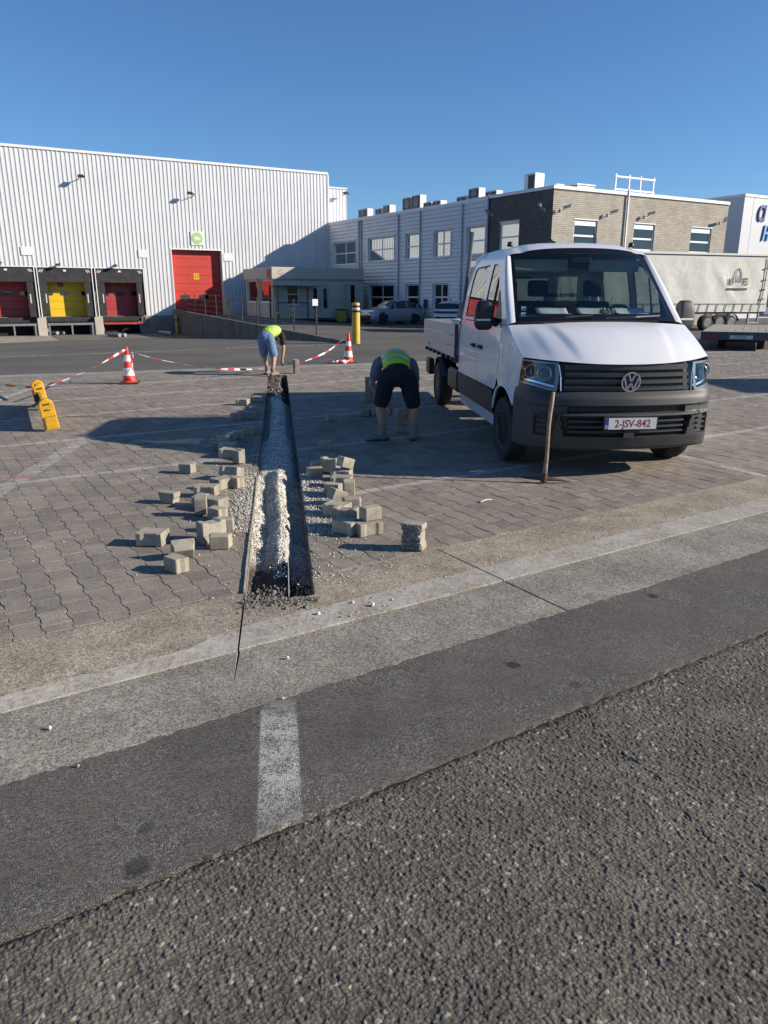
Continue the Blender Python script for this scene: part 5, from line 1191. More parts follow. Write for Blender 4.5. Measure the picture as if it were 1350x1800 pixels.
for k in range(6): b.tube([(-.05+.02*k, -.03, .0), (-.06+.024*k, .03, .03+.01*(k % 2)), (-.05+.02*k, .08, .01)], [.014, .020, .013], 7)
o = b.build('work_gloves', mat('glove', (.30, .23, .14), .9, var=.3, scale=40), None, loc=FV @ Vector((.18, .22, 1.575)), smooth=True); tag(o, 'crumpled tan work gloves behind the windscreen', 'gloves')
for k, z in enumerate((1.575, 1.635)):
    p = ws2(-.90+.01*k, .10+.085*k); b = MB(FV); b.cbox((p[0], p[1]+.012, p[2]), (.055, .004, .045), None); b.build('screen_sticker', mat('sticker_blue', (.30, .45, .55), .5), wsc)
b = MB(FV); b.box((-.75, .80, 2.03), (-.10, .84, 2.17)); b.box((.15, .80, 2.03), (.75, .84, 2.17)); b.build('sun_visor', mat('visor', (.34, .36, .35), .8), van, bevel=.012)
b = MB(FV); b.cbox((0, .68, 2.15), (.24, .05, .09)); b.build('rear_mirror', BLK, van, bevel=.02)
for x0, x1 in ((-.72, -.10), (.02, .68)):
    b = MB(FV); p0 = ws2(x0/.9, .005); p1 = ws2(x1/.9, .055); b.tube([(p1[0], p1[1]-.03, p1[2]+.012), ((x0+x1)/2, -.135, 1.545), (p0[0], p0[1]-.03, p0[2]+.02)], .011, 6); b.build('wiper', BLK, van)
# mirrors
for s_ in (-1, 1):
    Mm = FV @ frame((s_*1.165, .40, 1.555), s_*.12) @ Matrix.Scale(.78, 4)
    def mb_(a, c):
        th = 2*math.pi*a; ph = math.pi*(c-.5); e_ = .55; cx = math.copysign(abs(math.cos(th))**e_, math.cos(th)); sy = math.copysign(abs(math.sin(th))**e_, math.sin(th)); k = abs(math.cos(ph))**.5
        zz_ = math.copysign(abs(math.sin(ph))**.75, math.sin(ph)); return (cx*k*.135*(1-.10*zz_), sy*k*.085+.02*zz_, zz_*.205)
    b = MB(Mm); b.grid(mb_, 28, 18); mo = b.build('door_mirror', PLAST if s_ > 0 else BLK, van, smooth=True, fix=True)
    b = MB(Mm); b.box((-.12, -.098, -.075), (.09, -.070, -.048)); b.build('turn_lamp', mat('lamp_white', (.75, .75, .74), .3), mo, bevel=.006)
    b = MB(Mm); b.box((-.105, .068, -.16), (.105, .084, .16)); b.build('mirror_glass', CHROME, mo)
    b = MB(FV); b.tube([(s_*1.0, .42, 1.47), (s_*1.08, .41, 1.50), (s_*1.13, .41, 1.55)], [.05, .045, .05], 8); b.build('mirror_arm', BLK, mo, smooth=True)
# roof fittings
b = MB(FV); b.tube([(-.18, 1.15, 2.36), (-.18, 1.28, 2.39)], [.03, .018], 8); b.tube([(-.18, 1.2, 2.385), (-.235, 1.32, 2.50)], .008, 5); b.build('aerial', BLK, van)
for s_ in (-1, 1): b = MB(FV @ frame((s_*.735, 1.05, 2.315))); b.lathe([(.035, 0), (.035, .02), (.028, .05), (.0, .06)], 12); b.build('roof_lamp', BLK, van, smooth=True)
# tray
TY0, TY1, TZ = 2.64, 5.74, .90
b = MB(FV); b.box((-1.0, TY0, TZ-.06), (1.0, TY1, TZ+.04)); bed_ = b.build('load_bed', mat('bed_ply', (.16, .14, .12), .8, var=.2, scale=6), van)
for s_ in (-1, 1):
    b = MB(FV)
    for z0, z1, o_ in ((.91, 1.06, 0), (1.065, 1.215, .003), (1.22, 1.37, 0)): b.box((s_*1.035-.012-o_, TY0+.05, z0), (s_*1.035+.012+o_, TY1, z1))
    b.build('drop_side', ALU, van, bevel=.004)
    b = MB(FV); b.box((s_*1.04-.02, TY0, .85), (s_*1.04+.025, TY0+.05, 1.38)); b.build('corner_post', mat('post_grey', (.10, .105, .11), .5), van)
    b = MB(FV); b.tube([(s_*1.015, TY0-.05, .95), (s_*.86, TY0-.03, 2.60)], .026, 6); b.build('rack_post', mat('post_grey', (.10, .105, .11), .5), van)
    b = MB(FV); b.box((s_*1.06-.01, 5.0, .955), (s_*1.06+.0, 5.03, 1.0)); b.build('latch', BLK, van)
    for k in range(7): b = MB(FV); b.cbox((s_*1.02, TY0+.3+k*.43, .868), (.06, .035, .05)); b.build('tie_hook', BLK, van)
b = MB(FV)
for z0, z1 in ((.91, 1.06), (1.065, 1.215), (1.22, 1.37)): b.box((-1.02, TY1-.03, z0), (1.02, TY1-.004, z1))
b.build('tail_board', ALU, van, bevel=.004)
b = MB(FV)
for z in (1.05, 1.4, 1.75, 2.05): b.box((-.93, TY0-.04, z), (.93, TY0-.015, z+.05))
b.build('headboard', mat('post_grey', (.10, .105, .11), .5), van)
o = new_root('plastic_crate', FV @ Vector((-.72, 3.1, .94)), 'pale plastic crate standing in the van load bed', 'crate')
b = MB(FV @ frame((-.70, 3.15, .945)))
for q in ((-.26, -.30, 0, .26, .30, .02), (-.26, -.30, .02, -.24, .30, .46), (.24, -.30, .02, .26, .30, .46), (-.24, -.30, .02, .24, -.28, .46), (-.24, .28, .02, .24, .30, .46)): b.box(q[:3], q[3:])
b.build('crate_body', mat('crate_pale', (.55, .60, .58), .5), o); b = MB(FV @ frame((-.70, 3.15, .945))); b.box((-.28, -.32, .46), (.28, .32, .49)); b.build('crate_lid', mat('crate_pale', (.55, .60, .58), .5), o, bevel=.01)
# ---- pickaxe leaning on the bumper
pa, pb = G(946, 838), atY(972, 689, 7.10); pa = Vector((pa.x, 6.98, .045)); o = new_root('pickaxe', Vector((pa.x, pa.y, 0)), 'rusty pickaxe with wooden handle leaning on the van bumper', 'pickaxe')
b = MB(); d_ = pb-pa; b.tube([pa+d_*(k/8)+Vector((.006*math.sin(k*.9), 0, 0)) for k in range(9)], [.027, .022, .019, .0185, .0185, .019, .02, .021, .017], 10, flat=.8); b.build('handle', mat('ash_handle', (.30, .19, .12), .6, var=.35, scale=14, detail=6), o, smooth=True)
b = MB(); sd_ = Vector((1, .10, 0)).normalized(); hp_ = [pa-sd_*.27+Vector((0, .10, .0)), pa-sd_*.14+Vector((0, .04, .0)), pa, pa+sd_*.14+Vector((0, -.01, -.012)), pa+sd_*.27+Vector((0, -.02, -.036))]
b.tube([Vector((q.x, q.y, max(.012, q.z))) for q in hp_], [.006, .018, .03, .018, .008], 8, flat=.75); b.tube([pa-d_.normalized()*.035, pa+d_.normalized()*.05], .034, 10); b.build('pick_head', mat('rusty_iron', (.10, .055, .035), .75, metal=.3, var=.4, scale=30), o, smooth=True, ang=.8)
# ================================================================== CARS
def car(name, loc, ang, label, L_, W_, prof, belt, hw, col_m, lights='front', wheels=(.78, 3.42), r=.34):
    """prof: roof/bonnet outline (y, z) front to back; belt: height of the window line along y; hw: half width along y"""
    F = frame(loc, ang); o = new_root(name, loc, label, 'car')
    ys = [L_*k/36 for k in range(37)]
    def sec(y, k):     # k 0..1 from sill up over the roof centre
        top = itp(prof, y); bl = min(itp(belt, y), top-.02); h_ = itp(hw, y); sill = .22 if .25 < y < L_-.25 else .30
        pts = [(h_*.95, sill), (h_, sill+.18), (h_*1.01, (sill+bl)/2+.05), (h_*.985, bl-.06), (h_*.955, bl), (h_*(.955-.24*min(1, (top-bl)/.5)), bl+(top-bl)*.86), (h_*.5*(1 if top-bl > .1 else 1.6), top-.012*(1 if top-bl > .1 else .4)), (0, top)]
        i = min(6, int(k*7)); f = k*7-i; return pts[i][0]+(pts[i+1][0]-pts[i][0])*f, pts[i][1]+(pts[i+1][1]-pts[i][1])*f
    body = MB(F); gl = MB(F); NK = 14
    for s_ in (-1, 1):
        for i in range(36):
            for k in range(NK):
                q = []
                for yy, kk in ((ys[i], k), (ys[i+1], k), (ys[i+1], k+1), (ys[i], k+1)): x, z = sec(yy, kk/NK); q.append((s_*x, yy, z))
                ym = (ys[i]+ys[i+1])/2; zm = sum(p[2] for p in q)/4
                if any(math.hypot(ym-w_, zm-r) < r+.04 for w_ in wheels) and k < 5: continue
                f_ = (0, 1, 2, 3) if s_ < 0 else (3, 2, 1, 0)
                tb = itp(prof, ym)-itp(belt, ym)
                glass = tb > .12 and 8 <= k <= 9 and not any(abs(ym-p_) < .055 for p_ in PILL)
                slope = abs(itp(prof, ys[i+1])-itp(prof, ys[i]))/(ys[i+1]-ys[i]) if i < 36 else 0
                if tb > .04 and slope > .28 and k >= 10 and itp(prof, ym) > itp(belt, ym)+.05 and itp(prof, ym) < max(p[1] for p in prof)-.03: glass = True
                (gl if glass else body).add(q, [f_])
    body.build('body', col_m, o, smooth=True, ang=.7, fix=True); gl.build('glazing', DGLASS, o, smooth=True, ang=.6)
    m = MB(F); m.box((-W_/2+.18, .3, .16), (W_/2-.18, L_-.3, .55)); m.build('underbody', BLK, o)
    for w_ in wheels:
        for s_ in (-1, 1):
            M_ = F @ frame((s_*(W_/2-.12), w_, r)) @ Matrix.Rotation(s_*math.pi/2, 4, 'Y'); m = MB(M_); m.lathe([(.21, .09), (.30, .10), (r, .07), (r, -.09), (.2, -.09)], 24); t_ = m.build('wheel', TYRE, o, smooth=True, ang=.7)
            m = MB(M_); m.lathe([(.215, .088), (.205, .098), (.19, .06), (.06, .075), (0, .078)], 20); m.build('rim', STEEL, t_, smooth=True, ang=.7)
    return o, F
GREYP = mat('car_grey_blue', (.34, .38, .43), .3, metal=.3, coat=.6); WCAR = mat('car_white', (.72, .73, .75), .35, coat=.5)
RL = mat('tail_lamp', (.25, .01, .015), .2)
PILL = (1.95, 2.95, 3.75)
p0 = G(659, 566); a0 = math.atan2(.60, .80)-math.pi/2            # nose towards the camera and left
o, F = car('parked_car', (p0.x-.62, p0.y-5.6, 0), a0, 'grey-blue crossover car parked in shade before the office', 4.45, 1.87,
    [(0, .62), (.06, .80), (.25, .93), (1.1, 1.02), (1.35, 1.08), (2.1, 1.53), (2.7, 1.60), (3.3, 1.54), (4.1, 1.20), (4.3, 1.10), (4.45, .85)], [(0, .9), (1.1, 1.0), (4.45, 1.06)],
    [(0, .72), (.12, .84), (.5, .92), (2, .935), (3.9, .92), (4.35, .82), (4.45, .74)], GREYP, wheels=(.86, 3.56), r=.36)
m = MB(F); m.box((-.62, -.02, .40), (.62, .05, .56)); m.build('lower_grille', BLK, o); m = MB(F); m.box((-.26, -.035, .58), (.26, -.015, .69)); m.build('number_plate', TRIM, o)
for s_ in (-1, 1): m = MB(F); m.box((s_*.62-.20, .015, .74), (s_*.62+.14, .22, .84)); m.build('headlight', mat('lamp_clear', (.5, .55, .6), .15, metal=.4), o, bevel=.02); m = MB(F); m.box((s_*.98-.09, 1.45, 1.02), (s_*.98+.09, 1.58, 1.16)); m.build('door_mirror', BLK, o, bevel=.03)
PILL = (1.5, 2.3, 3.0)
dr2 = Vector((.37, .93, 0)); rear_ = Vector((3.72, 46.0, 0)); base_ = rear_+dr2*3.63; a1 = math.atan2(dr2.x, -dr2.y)      # rear towards the camera
o, F = car('parked_car', (base_.x, base_.y, 0), a1, 'small white hatchback parked rear-on behind the van tray', 3.63, 1.68,
    [(0, .60), (.08, .82), (.55, .98), (.8, 1.04), (1.45, 1.46), (1.9, 1.53), (2.7, 1.50), (3.15, 1.38), (3.45, 1.02), (3.58, .95), (3.63, .6)], [(0, .92), (1, 1.0), (3.63, 1.04)],
    [(0, .66), (.12, .76), (.5, .83), (3.2, .83), (3.5, .76), (3.63, .70)], WCAR, wheels=(.72, 3.02), r=.31)
m = MB(F); m.box((-.60, 3.60, .80), (.60, 3.66, .92)); m.build('tail_band', BLK, o, bevel=.01)
for s_ in (-1, 1): m = MB(F); m.box((s_*.62-.11, 3.53, .80), (s_*.62+.11, 3.655, .93)); m.build('tail_lamp', RL, o, bevel=.02); m = MB(F); m.box((s_*.88-.08, 1.05, 1.0), (s_*.88+.08, 1.16, 1.12)); m.build('door_mirror', BLK, o, bevel=.03)
m = MB(F); m.box((-.24, 3.64, .58), (.24, 3.66, .68)); m.build('number_plate', TRIM, o); m = MB(F); m.tube([(.0, 2.4, 1.51), (.0, 2.62, 1.62)], .03, 6); m.build('roof_aerial', BLK, o)
# ================================================================== TRAILERS
TRP = NT('tarpaulin', .55, .4); sm_ = TRP.noise(.9, 5); TRP.done(TRP.scale(TRP.mix(TRP.rng(sm_, .35, .65), (.60, .57, .50), (.71, .69, .63)), TRP.rng(TRP.noise(6, 5), .3, .7, .92, 1.05)), TRP.bump(TRP.noise(1.6, 2), .025))
rr_ = G(1279, 580); FT = frame((rr_.x, rr_.y, 0), rad(20)); tr_ = new_root('curtain_trailer', (rr_.x, rr_.y, 0), 'long cream curtain-sided lorry trailer parked before the brick building', 'trailer')
XA, XB, ZA, ZT_ = -11.2, 2.35, 1.05, 3.86     # local x along the trailer; rear at +x; side towards the camera at y=-.15
def tarp(a, c):
    x = XA+(XB-XA)*a; z = ZA-.08+(ZT_-ZA-.05)*c; return (x, -.17-.012*math.sin(x*2.1)*math.sin(math.pi*c)-.008*math.sin(x*5+z*2.2)*math.sin(math.pi*c)-.035*math.exp(-((x-(-.9)+(z-2.6)*.9)/.14)**2)*math.sin(math.pi*c), z)
m = MB(FT); m.grid(tarp, 90, 16); cur = m.build('curtain', TRP.m, tr_, smooth=True)
m = MB(FT); m.box((XA, -.14, ZA), (XB, 2.3, ZT_-.02)); m.build('load_body', mat('trailer_body', (.62, .61, .57), .6), tr_)
m = MB(FT); m.box((XA-.02, -.21, ZT_), (XB+.05, 2.36, ZT_+.12)); m.build('roof_rail', mat('rail_cream', (.66, .64, .58), .5), tr_, bevel=.02)
m = MB(FT); m.box((XA, -.10, .86), (XB, .05, ZA-.1)); m.box((XA, 1.9, .86), (XB, 2.1, ZA-.1)); m.build('chassis_rail', BLK, tr_)
for k in range(22):
    x = XA+.4+k*.6
    if x < XB-.1: m = MB(FT); m.box((x, -.205, ZA-.12), (x+.04, -.195, ZA+.34), Matrix.Translation((x, 0, ZA)) @ Matrix.Rotation(.18, 4, 'Y') @ Matrix.Translation((-x, 0, -ZA))); m.build('strap', BLK, tr_)
m = MB(FT); m.tube([(XA, -.215, ZA+.36), (XB, -.215, ZA+.34)], .012, 5); m.build('tension_rope', BLK, tr_)
m = MB(FT); m.tube([(XB-.55, -.21, ZA+.3), (XB-.42, -.22, 1.9), (XB-.36, -.21, 2.6), (XB-.33, -.21, ZT_-.05)], .022, 5); m.build('rear_strap', BLK, tr_)
for z in (1.6, 2.1, 2.6, 3.2): m = MB(FT); m.box((XB-.52, -.235, z), (XB-.30, -.215, z+.07)); m.build('buckle', BLK, tr_)
for k, x in enumerate((-1.62, -.80, .02)):
    M_ = FT @ frame((x, -.02, .40)) @ Matrix.Rotation(math.pi/2, 4, 'X'); m = MB(M_); m.lathe([(.24, .13), (.34, .14), (.40, .10), (.40, -.2), (.2, -.2)], 24); t_ = m.build('wheel', TYRE, tr_, smooth=True, ang=.7)
    m = MB(M_); m.lathe([(.245, .135), (.22, .14), (.2, .05), (.08, .09), (0, .09)], 20); m.build('rim', mat('trailer_rim', (.16, .165, .17), .5, metal=.5), t_, smooth=True, ang=.7)
    m = MB(FT); m.tube([(x+.5*math.cos(rad(a)), -.12, .40+.47*math.sin(rad(a))) for a in range(10, 175, 15)], .03, 5, flat=2.5); m.build('mudguard', DARKM, tr_, smooth=True)
m = MB(FT); m.box((1.2, -.12, .35), (1.28, -.02, .9)); m.box((1.9, -.12, .35), (1.98, -.02, .9)); m.box((1.2, -.13, .34), (1.98, -.05, .42)); m.build('rear_guard', GREYM, tr_)
m = MB(FT); m.box((-8.6, .0, 0), (-8.45, .15, .9)); m.box((-8.6, 1.8, 0), (-8.45, 1.95, .9)); m.build('landing_leg', GREYM, tr_)
INK = mat('logo_ink', (.05, .05, .055), .7); RX = Matrix.Rotation(math.pi/2, 4, 'X')
def tpt(px, py): q = onf(FT @ Matrix.Translation((0, -.20, 0)), px, py); return q.x, q.z
for s_, px in (('AIR', 1284), ('RES', 1310)): x, z = tpt(px, 496); text('lettering', s_, .56, FT @ frame((x, -.212, z)) @ RX, INK, cur, .003, sx=.42)
x, z = tpt(1298, 489); m = MB(FT); el = [(x+.21*math.cos(k*math.pi/14), -.208, z+.50*math.sin(k*math.pi/14)) for k in range(-2, 17)]; m.tube(el, .016, 4, caps=False)
for k in range(4): m.tube([(x-.06-.02*k, -.208, z+.1-.09*k), (x+.06+.02*k, -.208, z+.1-.09*k)], .014, 4)
m.build('logo_ring', INK, cur)
x0, z = tpt(1278, 508); x1, _ = tpt(1313, 508); m = MB(FT); m.box((x0, -.213, z-.05), (x1, -.203, z+.05)); m.build('logo_bar', INK, cur)
# low flatbed trailer seen from behind
fc = G(1300, 616); FF = frame((fc.x, fc.y, 0), rad(-26.0)); fl_ = new_root('flatbed_trailer', (fc.x, fc.y, 0), 'low empty flatbed trailer with its tail towards the camera', 'trailer')
PLK = mat('deck_plank', (.34, .31, .26), .9, var=.3, scale=7)
for k in range(10): m = MB(FF); m.box((-1.25+k*.25+.006, 0, .56), (-1.0+k*.25-.006, 7.5, .61)); m.build('deck_plank', PLK, fl_)
m = MB(FF); m.box((-1.27, -.06, .34), (1.27, -.004, .60)); tb_ = m.build('tail_beam', mat('tail_navy', (.06, .07, .09), .6, var=.3, scale=10), fl_, bevel=.01)
for s_ in (-1, 1):
    m = MB(FF); m.box((s_*1.26-.02, 0, .36), (s_*1.26+.02, 7.5, .60)); m.build('side_rail', DARKM, fl_)
    m = MB(FF); m.box((s_*.95-.22, -.085, .39), (s_*.95+.22, -.062, .52)); m.build('tail_lamp', RL, tb_)
    m = MB(FF); m.lathe([(.15, .11), (.26, .12), (.28, .08), (.28, -.11), (.15, -.11)], 20, FF.inverted() @ FF @ frame((s_*.62, 1.2, .28)) @ Matrix.Rotation(math.pi/2, 4, 'Y')); m.build('wheel', TYRE, fl_, smooth=True, ang=.7)
    m = MB(FF); m.lathe([(.15, .11), (.26, .12), (.28, .08), (.28, -.11), (.15, -.11)], 20, frame((s_*.62, 1.9, .28)) @ Matrix.Rotation(math.pi/2, 4, 'Y')); m.build('wheel', TYRE, fl_, smooth=True, ang=.7)
m = MB(FF); m.box((-.75, 1.0, .22), (.75, 2.1, .40)); m.build('axle_box', BLK, fl_)
m = MB(FF); m.box((-.36, -.082, .38), (.36, -.064, .50)); m.build('number_plate', mat('plate_dull', (.55, .56, .58), .5), tb_); text('plate_number', '1XS-000', .11, FF @ frame((-.04, -.0835, .44)) @ RX, mat('plate_ink', (.06, .07, .12), .5), tb_, .0005)
# ================================================================== YARD FURNITURE
p = G(626, 604); o = new_root('bollard', p, 'tall yellow steel bollard with black bands at the ramp end', 'bollard'); Fb = frame(p)
YB = mat('bollard_yellow', (.62, .40, .045), .55, var=.16, scale=5, detail=6)
m = MB(Fb); m.lathe([(.155, 0), (.155, 1.50), (.148, 1.53), (.0, 1.545)], 24); m.build('post', YB, o, smooth=True, ang=.6)
for z in (1.18, 1.36): m = MB(Fb); m.lathe([(.1565, z), (.1585, z+.004), (.1585, z+.076), (.1565, z+.08)], 24); m.build('black_band', BLK, o, smooth=True)
for z in (1.265, ): m = MB(Fb); m.lathe([(.1565, z), (.158, z+.003), (.158, z+.085), (.1565, z+.088)], 24); m.build('pale_band', mat('band_pale', (.62, .60, .50), .5), o, smooth=True)
def gnd(px, y): x = (px-675)/FPX*(y*math.cos(PITCH)+CH*math.sin(PITCH)); return Vector((x, y, dip(x, y)))
# small yellow posts at the ramp door
for k, (px, y, lab) in enumerate(((311, 55.0, 'short yellow post at the left of the tall red door'), (402, 55.5, 'short yellow post in shade at the right of the tall red door'))):
    p = gnd(px, y); o = new_root('guard_post', p, lab, 'post', 'yellow posts at the tall red door'); m = MB(frame(p)); m.lathe([(.14, 0), (.14, 1.25), (.10, 1.30), (0, 1.31)], 16); m.build('post', YB, o, smooth=True, ang=.6); m = MB(frame(p)); m.lathe([(.142, .9), (.144, .905), (.144, 1.0), (.142, 1.005)], 16); m.build('black_band', BLK, o)
# smoking shelter
p = gnd(490, 52.0); Fs = frame((p.x, p.y, p.z), AW+.02); o = new_root('smoking_shelter', p, 'small dark-framed smoking shelter with flat roof before the gatehouse', 'shelter')
SM = mat('shelter_frame', (.05, .055, .065), .5)
for x, y in ((0, 0), (2.25, 0), (0, 1.4), (2.25, 1.4)): m = MB(Fs); m.box((x-.04, y-.04, 0), (x+.04, y+.04, 2.15)); m.build('post', SM, o)
for y in (0, 1.4): m = MB(Fs); m.box((.04, y-.03, 1.0), (2.21, y+.03, 1.07)); m.build('rail', SM, o)
m = MB(Fs); m.grid(lambda a, c: (-.2+a*3.3, -.3+c*2.0, 2.2+.025*math.sin(a*60)-.05*a), 60, 2); m.build('roof', mat('shelter_roof', (.32, .33, .34), .6), o, thick=.03)
m = MB(Fs); m.box((.05, 1.38, .1), (2.2, 1.392, 2.1)); m.build('back_pane', clear_glass('shelter_glass', (.6, .64, .66), .06, .5), o)
p = gnd(487, 48.5); p2 = gnd(510, 48.9); o = new_root('hoop_barrier', p, 'low yellow tubular hoop barrier beside the shelter', 'barrier'); m = MB(); d_ = p2-p
m.tube([p, p+Vector((0, 0, .42)), p+d_*.08+Vector((0, 0, .50)), p+d_*.92+Vector((0, 0, .50)), p2+Vector((0, 0, .42)), p2], .06, 8); m.build('hoop', mat('hoop_yellow', (.45, .42, .06), .6), o, smooth=True); 
for q in (p, p2): m = MB(); m.cbox((q.x, q.y, q.z+.01), (.25, .25, .02)); m.build('foot_plate', GREYM, o)
p = gnd(600, 54.5); Fn = frame(p, AW); o = new_root('wheeled_bin', p, 'yellow waste bin with dark lid outside the gatehouse door', 'bin'); m = MB(Fn)
m.add([(-.24, -.24, .05), (.24, -.24, .05), (.24, .24, .05), (-.24, .24, .05), (-.30, -.30, .82), (.30, -.30, .82), (.30, .30, .82), (-.30, .30, .82)], [(3,2,1,0),(4,5,6,7),(0,1,5,4),(1,2,6,5),(2,3,7,6),(3,0,4,7)]); m.build('bin_body', mat('bin_yellow', (.45, .40, .06), .6), o, bevel=.02)
m = MB(Fn); m.box((-.33, -.33, .825), (.33, .33, .92)); m.build('bin_lid', DARKM, o, bevel=.03)
m = MB(Fn); m.tube([(-.25, .28, .08), (.25, .28, .08)], .08, 10); m.build('bin_wheel', BLK, o)
for k, (px, y, lab) in enumerate(((557, 51.5, 'thin red-and-white marker post right of the shelter'), (516, 47.0, 'thin red-and-white marker post in front of the shelter'))):
    p = gnd(px, y); o = new_root('marker_post', p, lab, 'post', 'thin marker posts by the shelter')
    for j in range(6): m = MB(frame(p)); m.lathe([(.04, .04+j*.16), (.04, .04+(j+1)*.16-.002)], 8); m.build('post_section', mat('post_red', (.35, .05, .05), .6) if j % 2 else TRIM, o)
    m = MB(frame(p)); m.lathe([(.13, 0), (.13, .03), (.05, .04)], 12); m.build('foot', BLK, o)
# ---- cones and tape
CR = mat('cone_red', (.72, .045, .02), .5, var=.12, scale=8); CW = mat('cone_white', (.78, .78, .76), .4, var=.08, scale=14); RT = mat('tape_red', (.62, .03, .035), .45); WT = mat('tape_white', (.80, .80, .79), .45)
def cone(p, lab, H=.74, yaw=0.2, tilt=0.0):
    o = new_root('traffic_cone', p, lab, 'cone', 'traffic cones holding the tape'); F = frame(p, yaw) @ Matrix.Rotation(tilt, 4, 'Y')
    m = MB(F); m.box((-.20, -.20, 0), (.20, .20, .035)); m.build('cone_base', mat('cone_rubber', (.03, .03, .03), .8), o, bevel=.015)
    rz = lambda z: .145-.118*(z/H)
    for k, (z0, z1) in enumerate(((.035, .17), (.17, .33), (.33, .46), (.46, .585), (.585, H))):
        m = MB(F); e_ = .002 if k % 2 else 0; pr = [(rz(z0)+e_+(.02 if k == 0 else 0), z0), (rz(z0+(z1-z0)*.15)+e_, z0+(z1-z0)*.15), (rz(z1)+e_, z1)]
        if k == 4: pr += [(rz(z1)-.008, z1+.012), (rz(z1)-.012, z1-.02)]
        m.lathe(pr, 28); m.build('reflective_band' if k % 2 else 'cone_body', CW if k % 2 else CR, o, smooth=True, ang=.6)
    return o
cp1, cp2 = G(228, 674), G(612, 638)
cone(cp1, 'red and white traffic cone on the left, tape tied to its tip'); cone(cp2, 'red and white traffic cone on the right near the yellow bollard', .80, .5, .03)
def tape(name, pts, lab, w_=.040, n=110, seg=.22, twist=5.0, par=None):
    pts = [Vector(q) for q in pts]; cum = [0]
    for a, b in zip(pts, pts[1:]): cum.append(cum[-1]+(b-a).length)
    T = cum[-1]
    def at(s):
        for i in range(len(pts)-1):
            if s <= cum[i+1]+1e-9:
                t = (s-cum[i])/max(1e-9, cum[i+1]-cum[i]); return Vector(cr_(pts[max(0, i-1)], pts[i], pts[i+1], pts[min(len(pts)-1, i+2)], t))
        return pts[-1]
    m = MB(); prev = None
    for k in range(n+1):
        s = T*k/n; p = at(s); d_ = (at(min(T, s+.05))-at(max(0, s-.05))).normalized(); sd_ = d_.cross(Vector((0, 0, 1))).normalized(); up_ = sd_.cross(d_)
        a = twist*math.sin(s*.9+1)*.35; n_ = (up_*math.cos(a)+sd_*math.sin(a))*w_/2; cur_ = (p+n_, p-n_)
        if prev: m.cm = int(s/seg) % 2; m.add([prev[0], prev[1], cur_[1], cur_[0]], [(0, 1, 2, 3)])
        prev = cur_
    o = m.build(name, [RT, WT], par, loc=None if par else pts[0], thick=0.0)
    if not par: tag(o, lab, 'tape', 'red and white barrier tape')
    return o
bt = Vector((G(79, 684).x, G(79, 684).y, .38))
bt = atY(80, 681, 12.6)
tape('barrier_tape', [bt, bt.lerp(Vector((cp1.x, cp1.y, .70)), .5)-Vector((0, 0, .05)), Vector((cp1.x-.02, cp1.y-.03, .70))], 'red and white tape stretched from yellow barrier to left cone')
stk = G(246, 671); st_top = Vector((stk.x-.12, stk.y+.1, .60))
w1p = G(440, 655)
tape('barrier_tape', [st_top, atY(300, 636, 16.2), atY(380, 648, 16.6), atY(450, 649, 17.9), atY(490, 646, 18.6), atY(527, 638, 19.2), atY(575, 618, 19.9), Vector((cp2.x-.02, cp2.y-.03, .74))], 'long red and white tape sagging from left cone past the worker to right cone', n=150)
tape('barrier_tape', [atY(-30, 674, 14.6), atY(0, 676, 14.2), atY(30, 679, 13.6), atY(62, 681, 12.9)], 'short red tape running off the left edge to the yellow barrier', n=40, seg=.5, twist=1.0)
# tape ends wound round the cones
m = MB()
o = tape('barrier_tape', [Vector((cp1.x+.02, cp1.y-.05, .70)), Vector((cp1.x-.10, cp1.y-.14, .35)), Vector((cp1.x-.20, cp1.y-.2, .05)), Vector((cp1.x-.30, cp1.y-.22, .015)), Vector((cp1.x-.42, cp1.y-.18, .012))], 'loose tape end hanging down the left cone to the ground', w_=.03, n=40, seg=.16)
o = tape('barrier_tape', [Vector((cp1.x+.03, cp1.y-.05, .68)), Vector((cp1.x+.10, cp1.y-.12, .58)), Vector((st_top.x, st_top.y, .60)), Vector((cp1.x+.13, cp1.y-.12, .3)), Vector((cp1.x+.24, cp1.y-.08, .03))], 'tape loop on the right flank of the left cone', w_=.022, n=40, seg=.16)
for k, off_ in enumerate(((-.38, -.05), (-.22, -.16), (-.05, -.22))):
    pts = [Vector((cp2.x+off_[0]+.16*math.cos(a*1.3+k)*(1-.05*a), cp2.y+off_[1]+.10*math.sin(a*1.7+k), .03+.05*abs(math.sin(a*2.1+k)))) for a in range(9)]
    tape('barrier_tape', pts, ['crumpled tape lying farthest left at the foot of the right cone', 'crumpled tape bundled before the right cone', 'crumpled tape wrapped round the base of the right cone'][k], n=70, seg=.18, twist=9)
